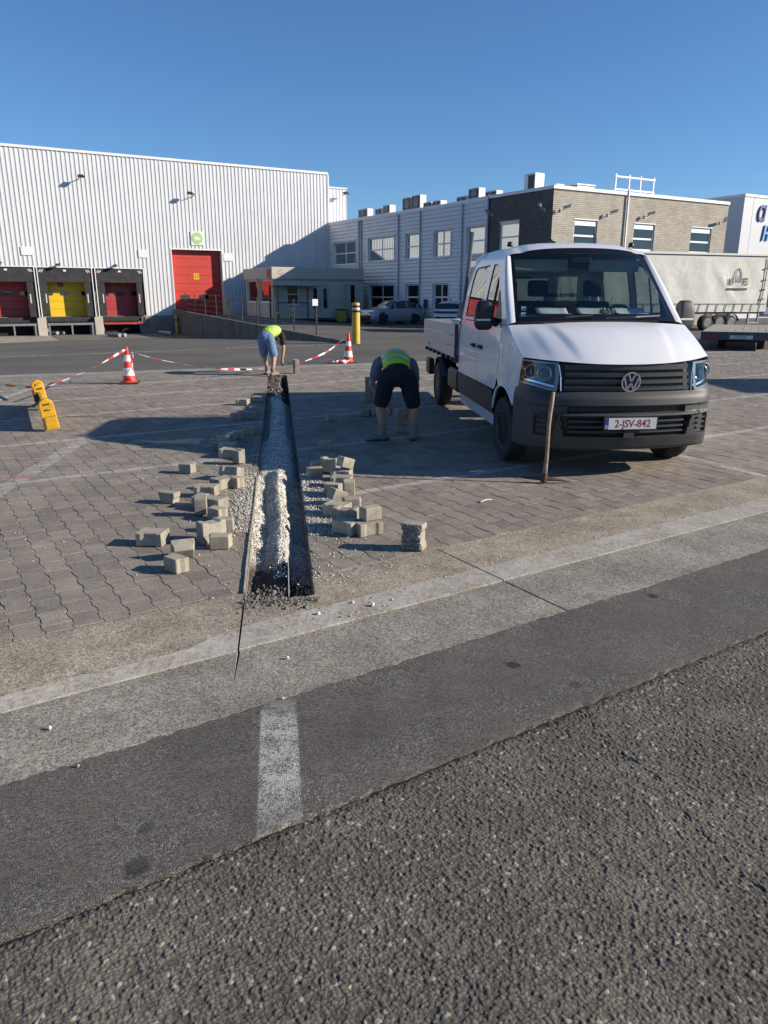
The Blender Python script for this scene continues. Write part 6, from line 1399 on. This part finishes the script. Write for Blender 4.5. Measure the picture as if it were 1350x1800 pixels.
# ---- yellow steel barrier, seen end-on
YS = mat('barrier_yellow', (.68, .36, .012), .45, var=.18, scale=7, detail=6); YSD = mat('barrier_dark', (.10, .06, .03), .8, var=.4, scale=20)  # YSD: dark brown, puts shade into slots and left side box; also weld lines
na, nb = G(93, 757), G(74, 713); o = new_root('steel_barrier', na, 'yellow steel folding barrier standing end-on at the left', 'barrier')
ax_ = (nb-na).normalized(); sd2 = Vector((ax_.y, -ax_.x, 0)); FY = Matrix.Translation(na) @ Matrix(((sd2.x, ax_.x, 0, 0), (sd2.y, ax_.y, 0, 0), (0, 0, 1, 0), (0, 0, 0, 1))); LN = (nb-na).length
def endpost(y, lean, h_, w_, nm='end_post'):
    Fp = FY @ frame((0, y, 0)) @ Matrix.Rotation(-lean, 4, 'Y'); RXm = Matrix.Rotation(math.pi/2, 4, 'X'); c_ = w_/2
    outl = [(-c_, .02), (c_, .02), (c_, h_-.09)]+[(c_*math.cos(rad(a)), h_-.09+.09*math.sin(rad(a))) for a in (20, 45, 70, 90, 110, 135, 160)]+[(-c_, h_-.09)]
    m = MB(Fp); m.prism(outl, -.045, .045, RXm); e_ = m.build(nm, YS, o, bevel=.012, seg=2)
    m = MB(Fp); m.box((-.045, -.052, h_-.085), (.045, -.040, h_-.06)); m.build('slot', YSD, e_, bevel=.006)  # solid dark patch, the shade inside the opening put into its colour
    m = MB(Fp); m.tube([(-.03, -.05, h_-.15), (.0, -.07, h_-.135), (.045, -.05, h_-.15)], .008, 6); m.build('handle', mat('foot_steel', (.35, .34, .32), .5, metal=.6), e_)
    m = MB(Fp); m.box((-c_+.01, -.049, h_*.45), (c_-.01, -.0455, h_*.46)); m.build('weld_line', YSD, e_)
    m = MB(Fp); m.box((-c_-.01, -.07, 0), (c_+.06, .06, .022)); m.build('foot_plate', mat('foot_steel', (.35, .34, .32), .5, metal=.6), e_)
    return Fp
endpost(.0, .13, .44, .19); endpost(LN-.55, .10, .42, .17, 'mid_post'); endpost(LN-.1, .10, .44, .19)
m = MB(FY @ Matrix.Rotation(-.11, 4, 'Y')); m.box((-.03, .06, .115), (.015, LN-.16, .30)); m.build('cross_panel', YS, o, bevel=.006)
m = MB(FY @ Matrix.Rotation(-.11, 4, 'Y')); m.box((-.10, LN-.75, .14), (-.032, LN-.2, .30)); m.build('dark_side_box', YSD, o)  # dark brown stands for the shaded left face of the far piece
m = MB(FY); m.tube([(-.02, .9, .30), (-.28, .95, .20)], .015, 6); m.build('lever', DARKM, o)
for k in range(6): m = MB(FY @ frame((-.085+.002*k, -.06, .17-.026*k)) @ Matrix.Rotation(math.pi/2*(k % 2), 4, 'Z') @ Matrix.Rotation(math.pi/2, 4, 'X')); m.tube([(.011*math.cos(a*.785), .018*math.sin(a*.785), 0) for a in range(9)], .004, 5, caps=False); m.build('chain_link', DARKM, o)
# bits of litter by the right-hand line
p = G(855, 882); m = MB(frame((p.x, p.y, .004), .6)); m.tube([(-.07, 0, .006), (0, .01, .012), (.07, 0, .006)], [.006, .010, .005], 6); q = m.build('wood_splinter', mat('splinter', (.55, .50, .42), .8), None, loc=p); tag(q, 'pale wood splinter lying on the pavers before the van', 'splinter')
# lorry standing just outside the right edge; its shadow reaches into the picture
FX = frame((14.9, 13.4, 0), rad(3)); o = new_root('box_lorry', (14.9, 13.4, 0), 'box lorry outside the right edge whose shadow falls on the paving', 'lorry')
m = MB(FX); m.box((0, 0, .95), (6.2, 2.45, 3.45)); m.build('cargo_box', mat('lorry_box', (.6, .6, .58), .5), o, bevel=.03)
m = MB(FX); m.box((6.35, .1, .6), (8.2, 2.35, 2.7)); m.build('cab', PAINT, o, bevel=.15, seg=3)
m = MB(FX); m.box((8.0, .2, 1.6), (8.215, 2.25, 2.4)); m.build('windscreen', DGLASS, o)
m = MB(FX); m.box((.1, .7, .65), (7.8, 1.75, .94)); m.build('chassis', BLK, o)
for x in (1.3, 7.2):
    for y in (.25, 2.2): m = MB(FX); m.lathe([(.24, .13), (.42, .14), (.48, .1), (.48, -.13), (.2, -.13)], 22, frame((x, y, .48)) @ Matrix.Rotation(math.pi/2, 4, 'X')); m.build('wheel', TYRE, o, smooth=True, ang=.7)
# ================================================================== WORKERS
def blob(name, chains, m_, par, voxel=.012, smooth=6, dec=0):
    """one continuous skin grown over chains of (point, radius_side, radius_depth)"""
    mb = MB()
    for ch in chains:
        pts = [(Vector(c[0]), c[1], c[2] if len(c) > 2 else c[1]) for c in ch]
        dense = []
        for i in range(len(pts)-1):
            L_ = (pts[i+1][0]-pts[i][0]).length; n = max(2, int(L_/.03))
            for k in range(n):
                t = k/n; P_ = [pts[max(0, i-1)], pts[i], pts[i+1], pts[min(len(pts)-1, i+2)]]
                dense.append((Vector(cr_(*[tuple(q[0]) for q in P_], t)), pts[i][1]+(pts[i+1][1]-pts[i][1])*t, pts[i][2]+(pts[i+1][2]-pts[i][2])*t))
        dense.append(pts[-1])
        d0 = (dense[1][0]-dense[0][0]).normalized(); d1 = (dense[-1][0]-dense[-2][0]).normalized()
        def cap(p, d, s):
            return [(p[0]+d*s*p[2]*f, p[1]*g, p[2]*g) for f, g in ((.5, .87), (.85, .53), (.98, .15))]
        dense = cap(dense[0], d0, -1)[::-1]+dense+cap(dense[-1], d1, 1)
        N_ = 14; vs = []
        for i, (p, a, b) in enumerate(dense):
            d = (dense[min(i+1, len(dense)-1)][0]-dense[max(i-1, 0)][0]).normalized()
            x = Vector((1, 0, 0)); x = (x-d*x.dot(d)); x = x.normalized() if x.length > .2 else (Vector((0, 1, 0))-d*d.y).normalized(); y = d.cross(x)
            vs += [p+x*math.cos(2*math.pi*k/N_)*a+y*math.sin(2*math.pi*k/N_)*b for k in range(N_)]
        m = len(dense); fs = [(i*N_+k, i*N_+(k+1) % N_, (i+1)*N_+(k+1) % N_, (i+1)*N_+k) for i in range(m-1) for k in range(N_)]+[tuple(range(N_-1, -1, -1)), tuple((m-1)*N_+k for k in range(N_))]
        mb.add(vs, fs)
    o = mb.build(name, m_, par)
    r = o.modifiers.new('r', 'REMESH'); r.mode = 'VOXEL'; r.voxel_size = voxel
    s = o.modifiers.new('s', 'SMOOTH'); s.iterations = smooth; s.factor = .5
    bpy.context.view_layer.update(); me = D.meshes.new_from_object(o.evaluated_get(bpy.context.evaluated_depsgraph_get())); o.modifiers.clear(); old = o.data; o.data = me; D.meshes.remove(old); me.name = name
    me.polygons.foreach_set('use_smooth', [True]*len(me.polygons)); return o
SKIN = mat('skin', (.42, .235, .155), .6, var=.12, scale=18); HAIR = mat('hair', (.05, .032, .02), .8)
HIVIS = NT('hi_vis', .6, .3); HIVIS.done(HIVIS.scale((.50, .78, .035), HIVIS.rng(HIVIS.noise(14, 3), .3, .7, .85, 1.1)), HIVIS.bump(HIVIS.noise(16, 3), .03))
DENIM = mat('denim', (.14, .21, .34), .9, var=.3, scale=22, bump=.02, bscale=25); NAVY = mat('navy_shorts', (.012, .013, .020), .9, var=.3, scale=20, bump=.02, bscale=22)
GREYT = mat('grey_tee', (.16, .17, .24), .9, var=.15, scale=18, bump=.02, bscale=20); BLKT = mat('black_tee', (.018, .018, .02), .9, bump=.02, bscale=20)
BOOT = mat('boot_tan', (.26, .20, .14), .85, var=.3, scale=30); BOOTG = mat('boot_grey', (.20, .185, .165), .85, var=.35, scale=30); SOCK = mat('sock_black', (.015, .015, .016), .9); REFL = mat('reflective_tape', (.62, .63, .62), .35, metal=.3)
def hand(H, d, curl, s_):
    """palm and five bent fingers; H wrist, d pointing direction of the hand"""
    d = d.normalized(); side = d.cross(Vector((0, 0, 1))); side = side.normalized() if side.length > .1 else Vector((1, 0, 0)); nrm = side.cross(d).normalized()
    ch = [[(H, .026, .02), (H+d*.04, .036, .019), (H+d*.085, .038, .017)]]
    for k, ln_ in enumerate((.068, .078, .073, .058)):
        b = H+d*.085+side*(.027-.018*k)*s_; p1 = b+d*ln_*.45-nrm*.008; p2 = p1+(d*math.cos(curl)-nrm*math.sin(curl))*ln_*.35; p3 = p2+(d*math.cos(2*curl)-nrm*math.sin(2*curl))*ln_*.3
        ch.append([(b-d*.02, .0095), (p1, .009), (p2, .0085), (p3, .0075)])
    b = H+d*.03+side*.033*s_; ch.append([(b, .012), (b+side*.025*s_+d*.03, .0105), (b+side*.03*s_+d*.06-nrm*.015, .009)])
    return ch
def worker(name, loc, label, J, cl):
    o = new_root(name, loc, label, 'person')
    T = Matrix.Translation(loc); j = {k: T @ Vector(v) for k, v in J.items()}
    body = []
    for s in 'lr':
        hip, kn, an = j['hip_'+s], j['knee_'+s], j['ank_'+s]; toe = j['toe_'+s]
        cal = kn.lerp(an, .3)+Vector((0, -.018, 0))
        body.append([(hip, .095, .10), (hip.lerp(kn, .45), .085, .088), (kn, .058, .062), (cal, .060, .064), (kn.lerp(an, .7), .042, .045), (an, .036, .04)])
        body.append([(an+Vector((0, 0, -.02)), .04, .045), (an.lerp(toe, .5)+Vector((0, 0, -.01)), .042, .035), (toe, .04, .026)])
        sh, el, wr = j['sh_'+s], j['el_'+s], j['wr_'+s]
        body.append([(sh, .058, .058), (sh.lerp(el, .4), .050, .050), (el, .040, .040), (el.lerp(wr, .3), .042, .040), (wr, .027, .024)])
    pv, ch_, nk, hd = j['pelvis'], j['chest'], j['neck'], j['head']; md = pv.lerp(ch_, .5)+j['bow']-T.translation
    body.append([(pv, .155, .115), (md, .145, .10), (ch_, .165, .115), (ch_.lerp(nk, .6), .12, .085), (nk, .058, .06), (nk.lerp(hd, .5), .055, .058)])
    hdv = (hd-nk).normalized()
    body.append([(hd-hdv*.07, .066, .085), (hd, .078, .098), (hd+hdv*.06, .07, .088)])
    fd_ = j['face']-T.translation; body.append([(hd+fd_*.09-hdv*.01, .014, .016), (hd+fd_*.118-hdv*.02, .012, .012)])
    for s in 'lr': sx_ = -1 if s == 'l' else 1; body.append([(hd+Vector((sx_*.075, 0, 0)), .012, .03), (hd+Vector((sx_*.088, 0, 0)), .010, .022)]); body += hand(j['wr_'+s], (j['wr_'+s]-j['el_'+s])*.6+j['grip']-T.translation, .7, sx_)
    blob('body', body, SKIN, o, .009, 4)
    hr = blob('hair', [[(hd-fd_*.03-hdv*.02, .078, .092), (hd-fd_*.012+hdv*.03, .081, .098), (hd+hdv*.06, .072, .088)]], HAIR, o, .012, 2)
    sh_ = [[(pv-(md-pv)*.25, .168, .13), (pv, .172, .132), (pv.lerp(md, .35), .16, .118)]]
    for s in 'lr': hip, kn = j['hip_'+s], j['knee_'+s]; sh_.append([(hip+Vector((0, 0, .02)), .118, .122), (hip.lerp(kn, .5), .108, .110), (hip.lerp(kn, cl['len']), .098, .100)])
    blob('shorts', sh_, cl['shorts'], o, .012, 5)
    tee = [[(pv.lerp(md, .30), .155, .115), (md, .156, .112), (ch_, .178, .128), (ch_.lerp(nk, .5), .135, .098)]]
    for s in 'lr': sh, el = j['sh_'+s], j['el_'+s]; tee.append([(ch_.lerp(sh, .6), .09, .08), (sh, .075, .072), (sh.lerp(el, .62), .066, .064)])
    blob('t_shirt', tee, cl['tee'], o, .012, 5)
    vs = [[(pv.lerp(md, cl.get('vest0', .62)), .176, .136), (md.lerp(ch_, .35), .180, .138), (ch_, .196, .145), (ch_.lerp(nk, .42), .150, .112)]]
    v_ = blob('vest', vs, HIVIS.m, o, .012, 5)
    ctr = [pv.lerp(md, .8), md.lerp(ch_, .55)]
    for c in ctr:      # reflective bands hug the vest
        dd_ = (ch_-pv).normalized(); x = Vector((1, 0, 0)); y = dd_.cross(x).normalized(); m = MB(); N_ = 36
        bm = []
        from mathutils.bvhtree import BVHTree
        bv = BVHTree.FromPolygons([v.co+OFF[o.name] for v in v_.data.vertices], [tuple(p.vertices) for p in v_.data.polygons])
        ring = []
        for e_ in (-.025, .025):
            for k in range(N_):
                a = 2*math.pi*k/N_; dr_ = x*math.cos(a)+y*math.sin(a); h_ = bv.ray_cast(c+dd_*e_+dr_*.6, -dr_)
                ring.append((h_[0] if h_[0] is not None else c+dd_*e_+dr_*.17)+dr_*.004)
        m.add(ring, [(k, (k+1) % N_, N_+(k+1) % N_, N_+k) for k in range(N_)]); m.build('reflective_band', REFL, v_, smooth=True)
    for s in 'lr':
        an, toe = j['ank_'+s], j['toe_'+s]; heel = an+(an-toe)*Vector((1, 1, 0))*.28; g = Vector((0, 0, -an.z))
        fl = lambda p, z: Vector((p.x, p.y, z))
        blob('boot', [[(fl(an, .16), .055, .055), (fl(an, .08), .053, .058), (fl(an, .05), .05, .055)], [(fl(heel, .042), .042, .042), (fl(an, .045), .048, .045), (fl(an.lerp(toe, .6), .048), .050, .044), (fl(toe, .036), .046, .036)]], cl['boot'], o, .009, 3)
        m = MB(); dv = (fl(toe, 0)-fl(heel, 0)); L_ = dv.length; M_ = Matrix.Translation(fl(heel, 0)) @ Matrix.Rotation(math.atan2(dv.y, dv.x), 4, 'Z'); m.prism([(-.04, -.035), (.06, -.042), (L_*.6, -.048), (L_+.01, -.042), (L_+.045, 0), (L_+.01, .042), (L_*.6, .048), (.06, .042), (-.04, .035), (-.052, 0)], .002, .026, M_); m.build('sole', BLK, o, bevel=.006)
        blob('sock', [[(fl(an, .15), .047, .05), (Vector(an.lerp(j['knee_'+s], .22)), .046, .049)]], SOCK, o, .009, 3)
    return o
# far worker: denim shorts, bent over the end of the trench, back to the camera
base = Vector((G(474, 660).x, 17.35, 0))
worker('person', base, 'worker in denim shorts and yellow vest bending over the trench end', dict(
    hip_l=(-.17, .10, .80), hip_r=(.01, .06, .80), knee_l=(-.14, .14, .45), knee_r=(.11, -.02, .44), ank_l=(-.08, .10, .09), ank_r=(.10, -.25, .09), toe_l=(-.05, .28, .035), toe_r=(.19, -.06, .035),
    pelvis=(-.08, .12, .86), chest=(.05, .52, .97), neck=(.13, .70, .86), head=(.16, .80, .74), bow=(0, 0, .06), sh_l=(-.13, .58, .90), sh_r=(.24, .50, .88), el_l=(-.10, .62, .60), el_r=(.27, .46, .58), wr_l=(-.02, .58, .36), wr_r=(.24, .40, .32), face=(0, .35, -.93), grip=(0, 0, -.1)),
    dict(len=.92, shorts=DENIM, tee=BLKT, boot=BOOT))
# near worker: dark shorts, grey shirt, legs apart
b2 = Vector((G(698, 772).x, 9.25, 0))
worker('person', b2, 'worker in black shorts and lime vest bending over a paver stack', dict(
    hip_l=(-.13, .04, .76), hip_r=(.13, .04, .75), knee_l=(-.21, .07, .43), knee_r=(.21, .03, .42), ank_l=(-.19, -.04, .09), ank_r=(.21, .0, .09), toe_l=(-.36, -.10, .036), toe_r=(.24, .17, .036),
    pelvis=(.0, .08, .82), chest=(-.02, .50, .97), neck=(-.02, .68, .88), head=(-.02, .80, .76), bow=(0, 0, .05), sh_l=(-.24, .48, .92), sh_r=(.20, .50, .90), el_l=(-.33, .46, .64), el_r=(.26, .47, .60), wr_l=(-.12, .40, .40), wr_r=(.14, .40, .39), face=(0, -.2, -.97), grip=(0, -.05, -.1)),
    dict(len=.84, shorts=NAVY, tee=GREYT, boot=BOOTG, vest0=.55))
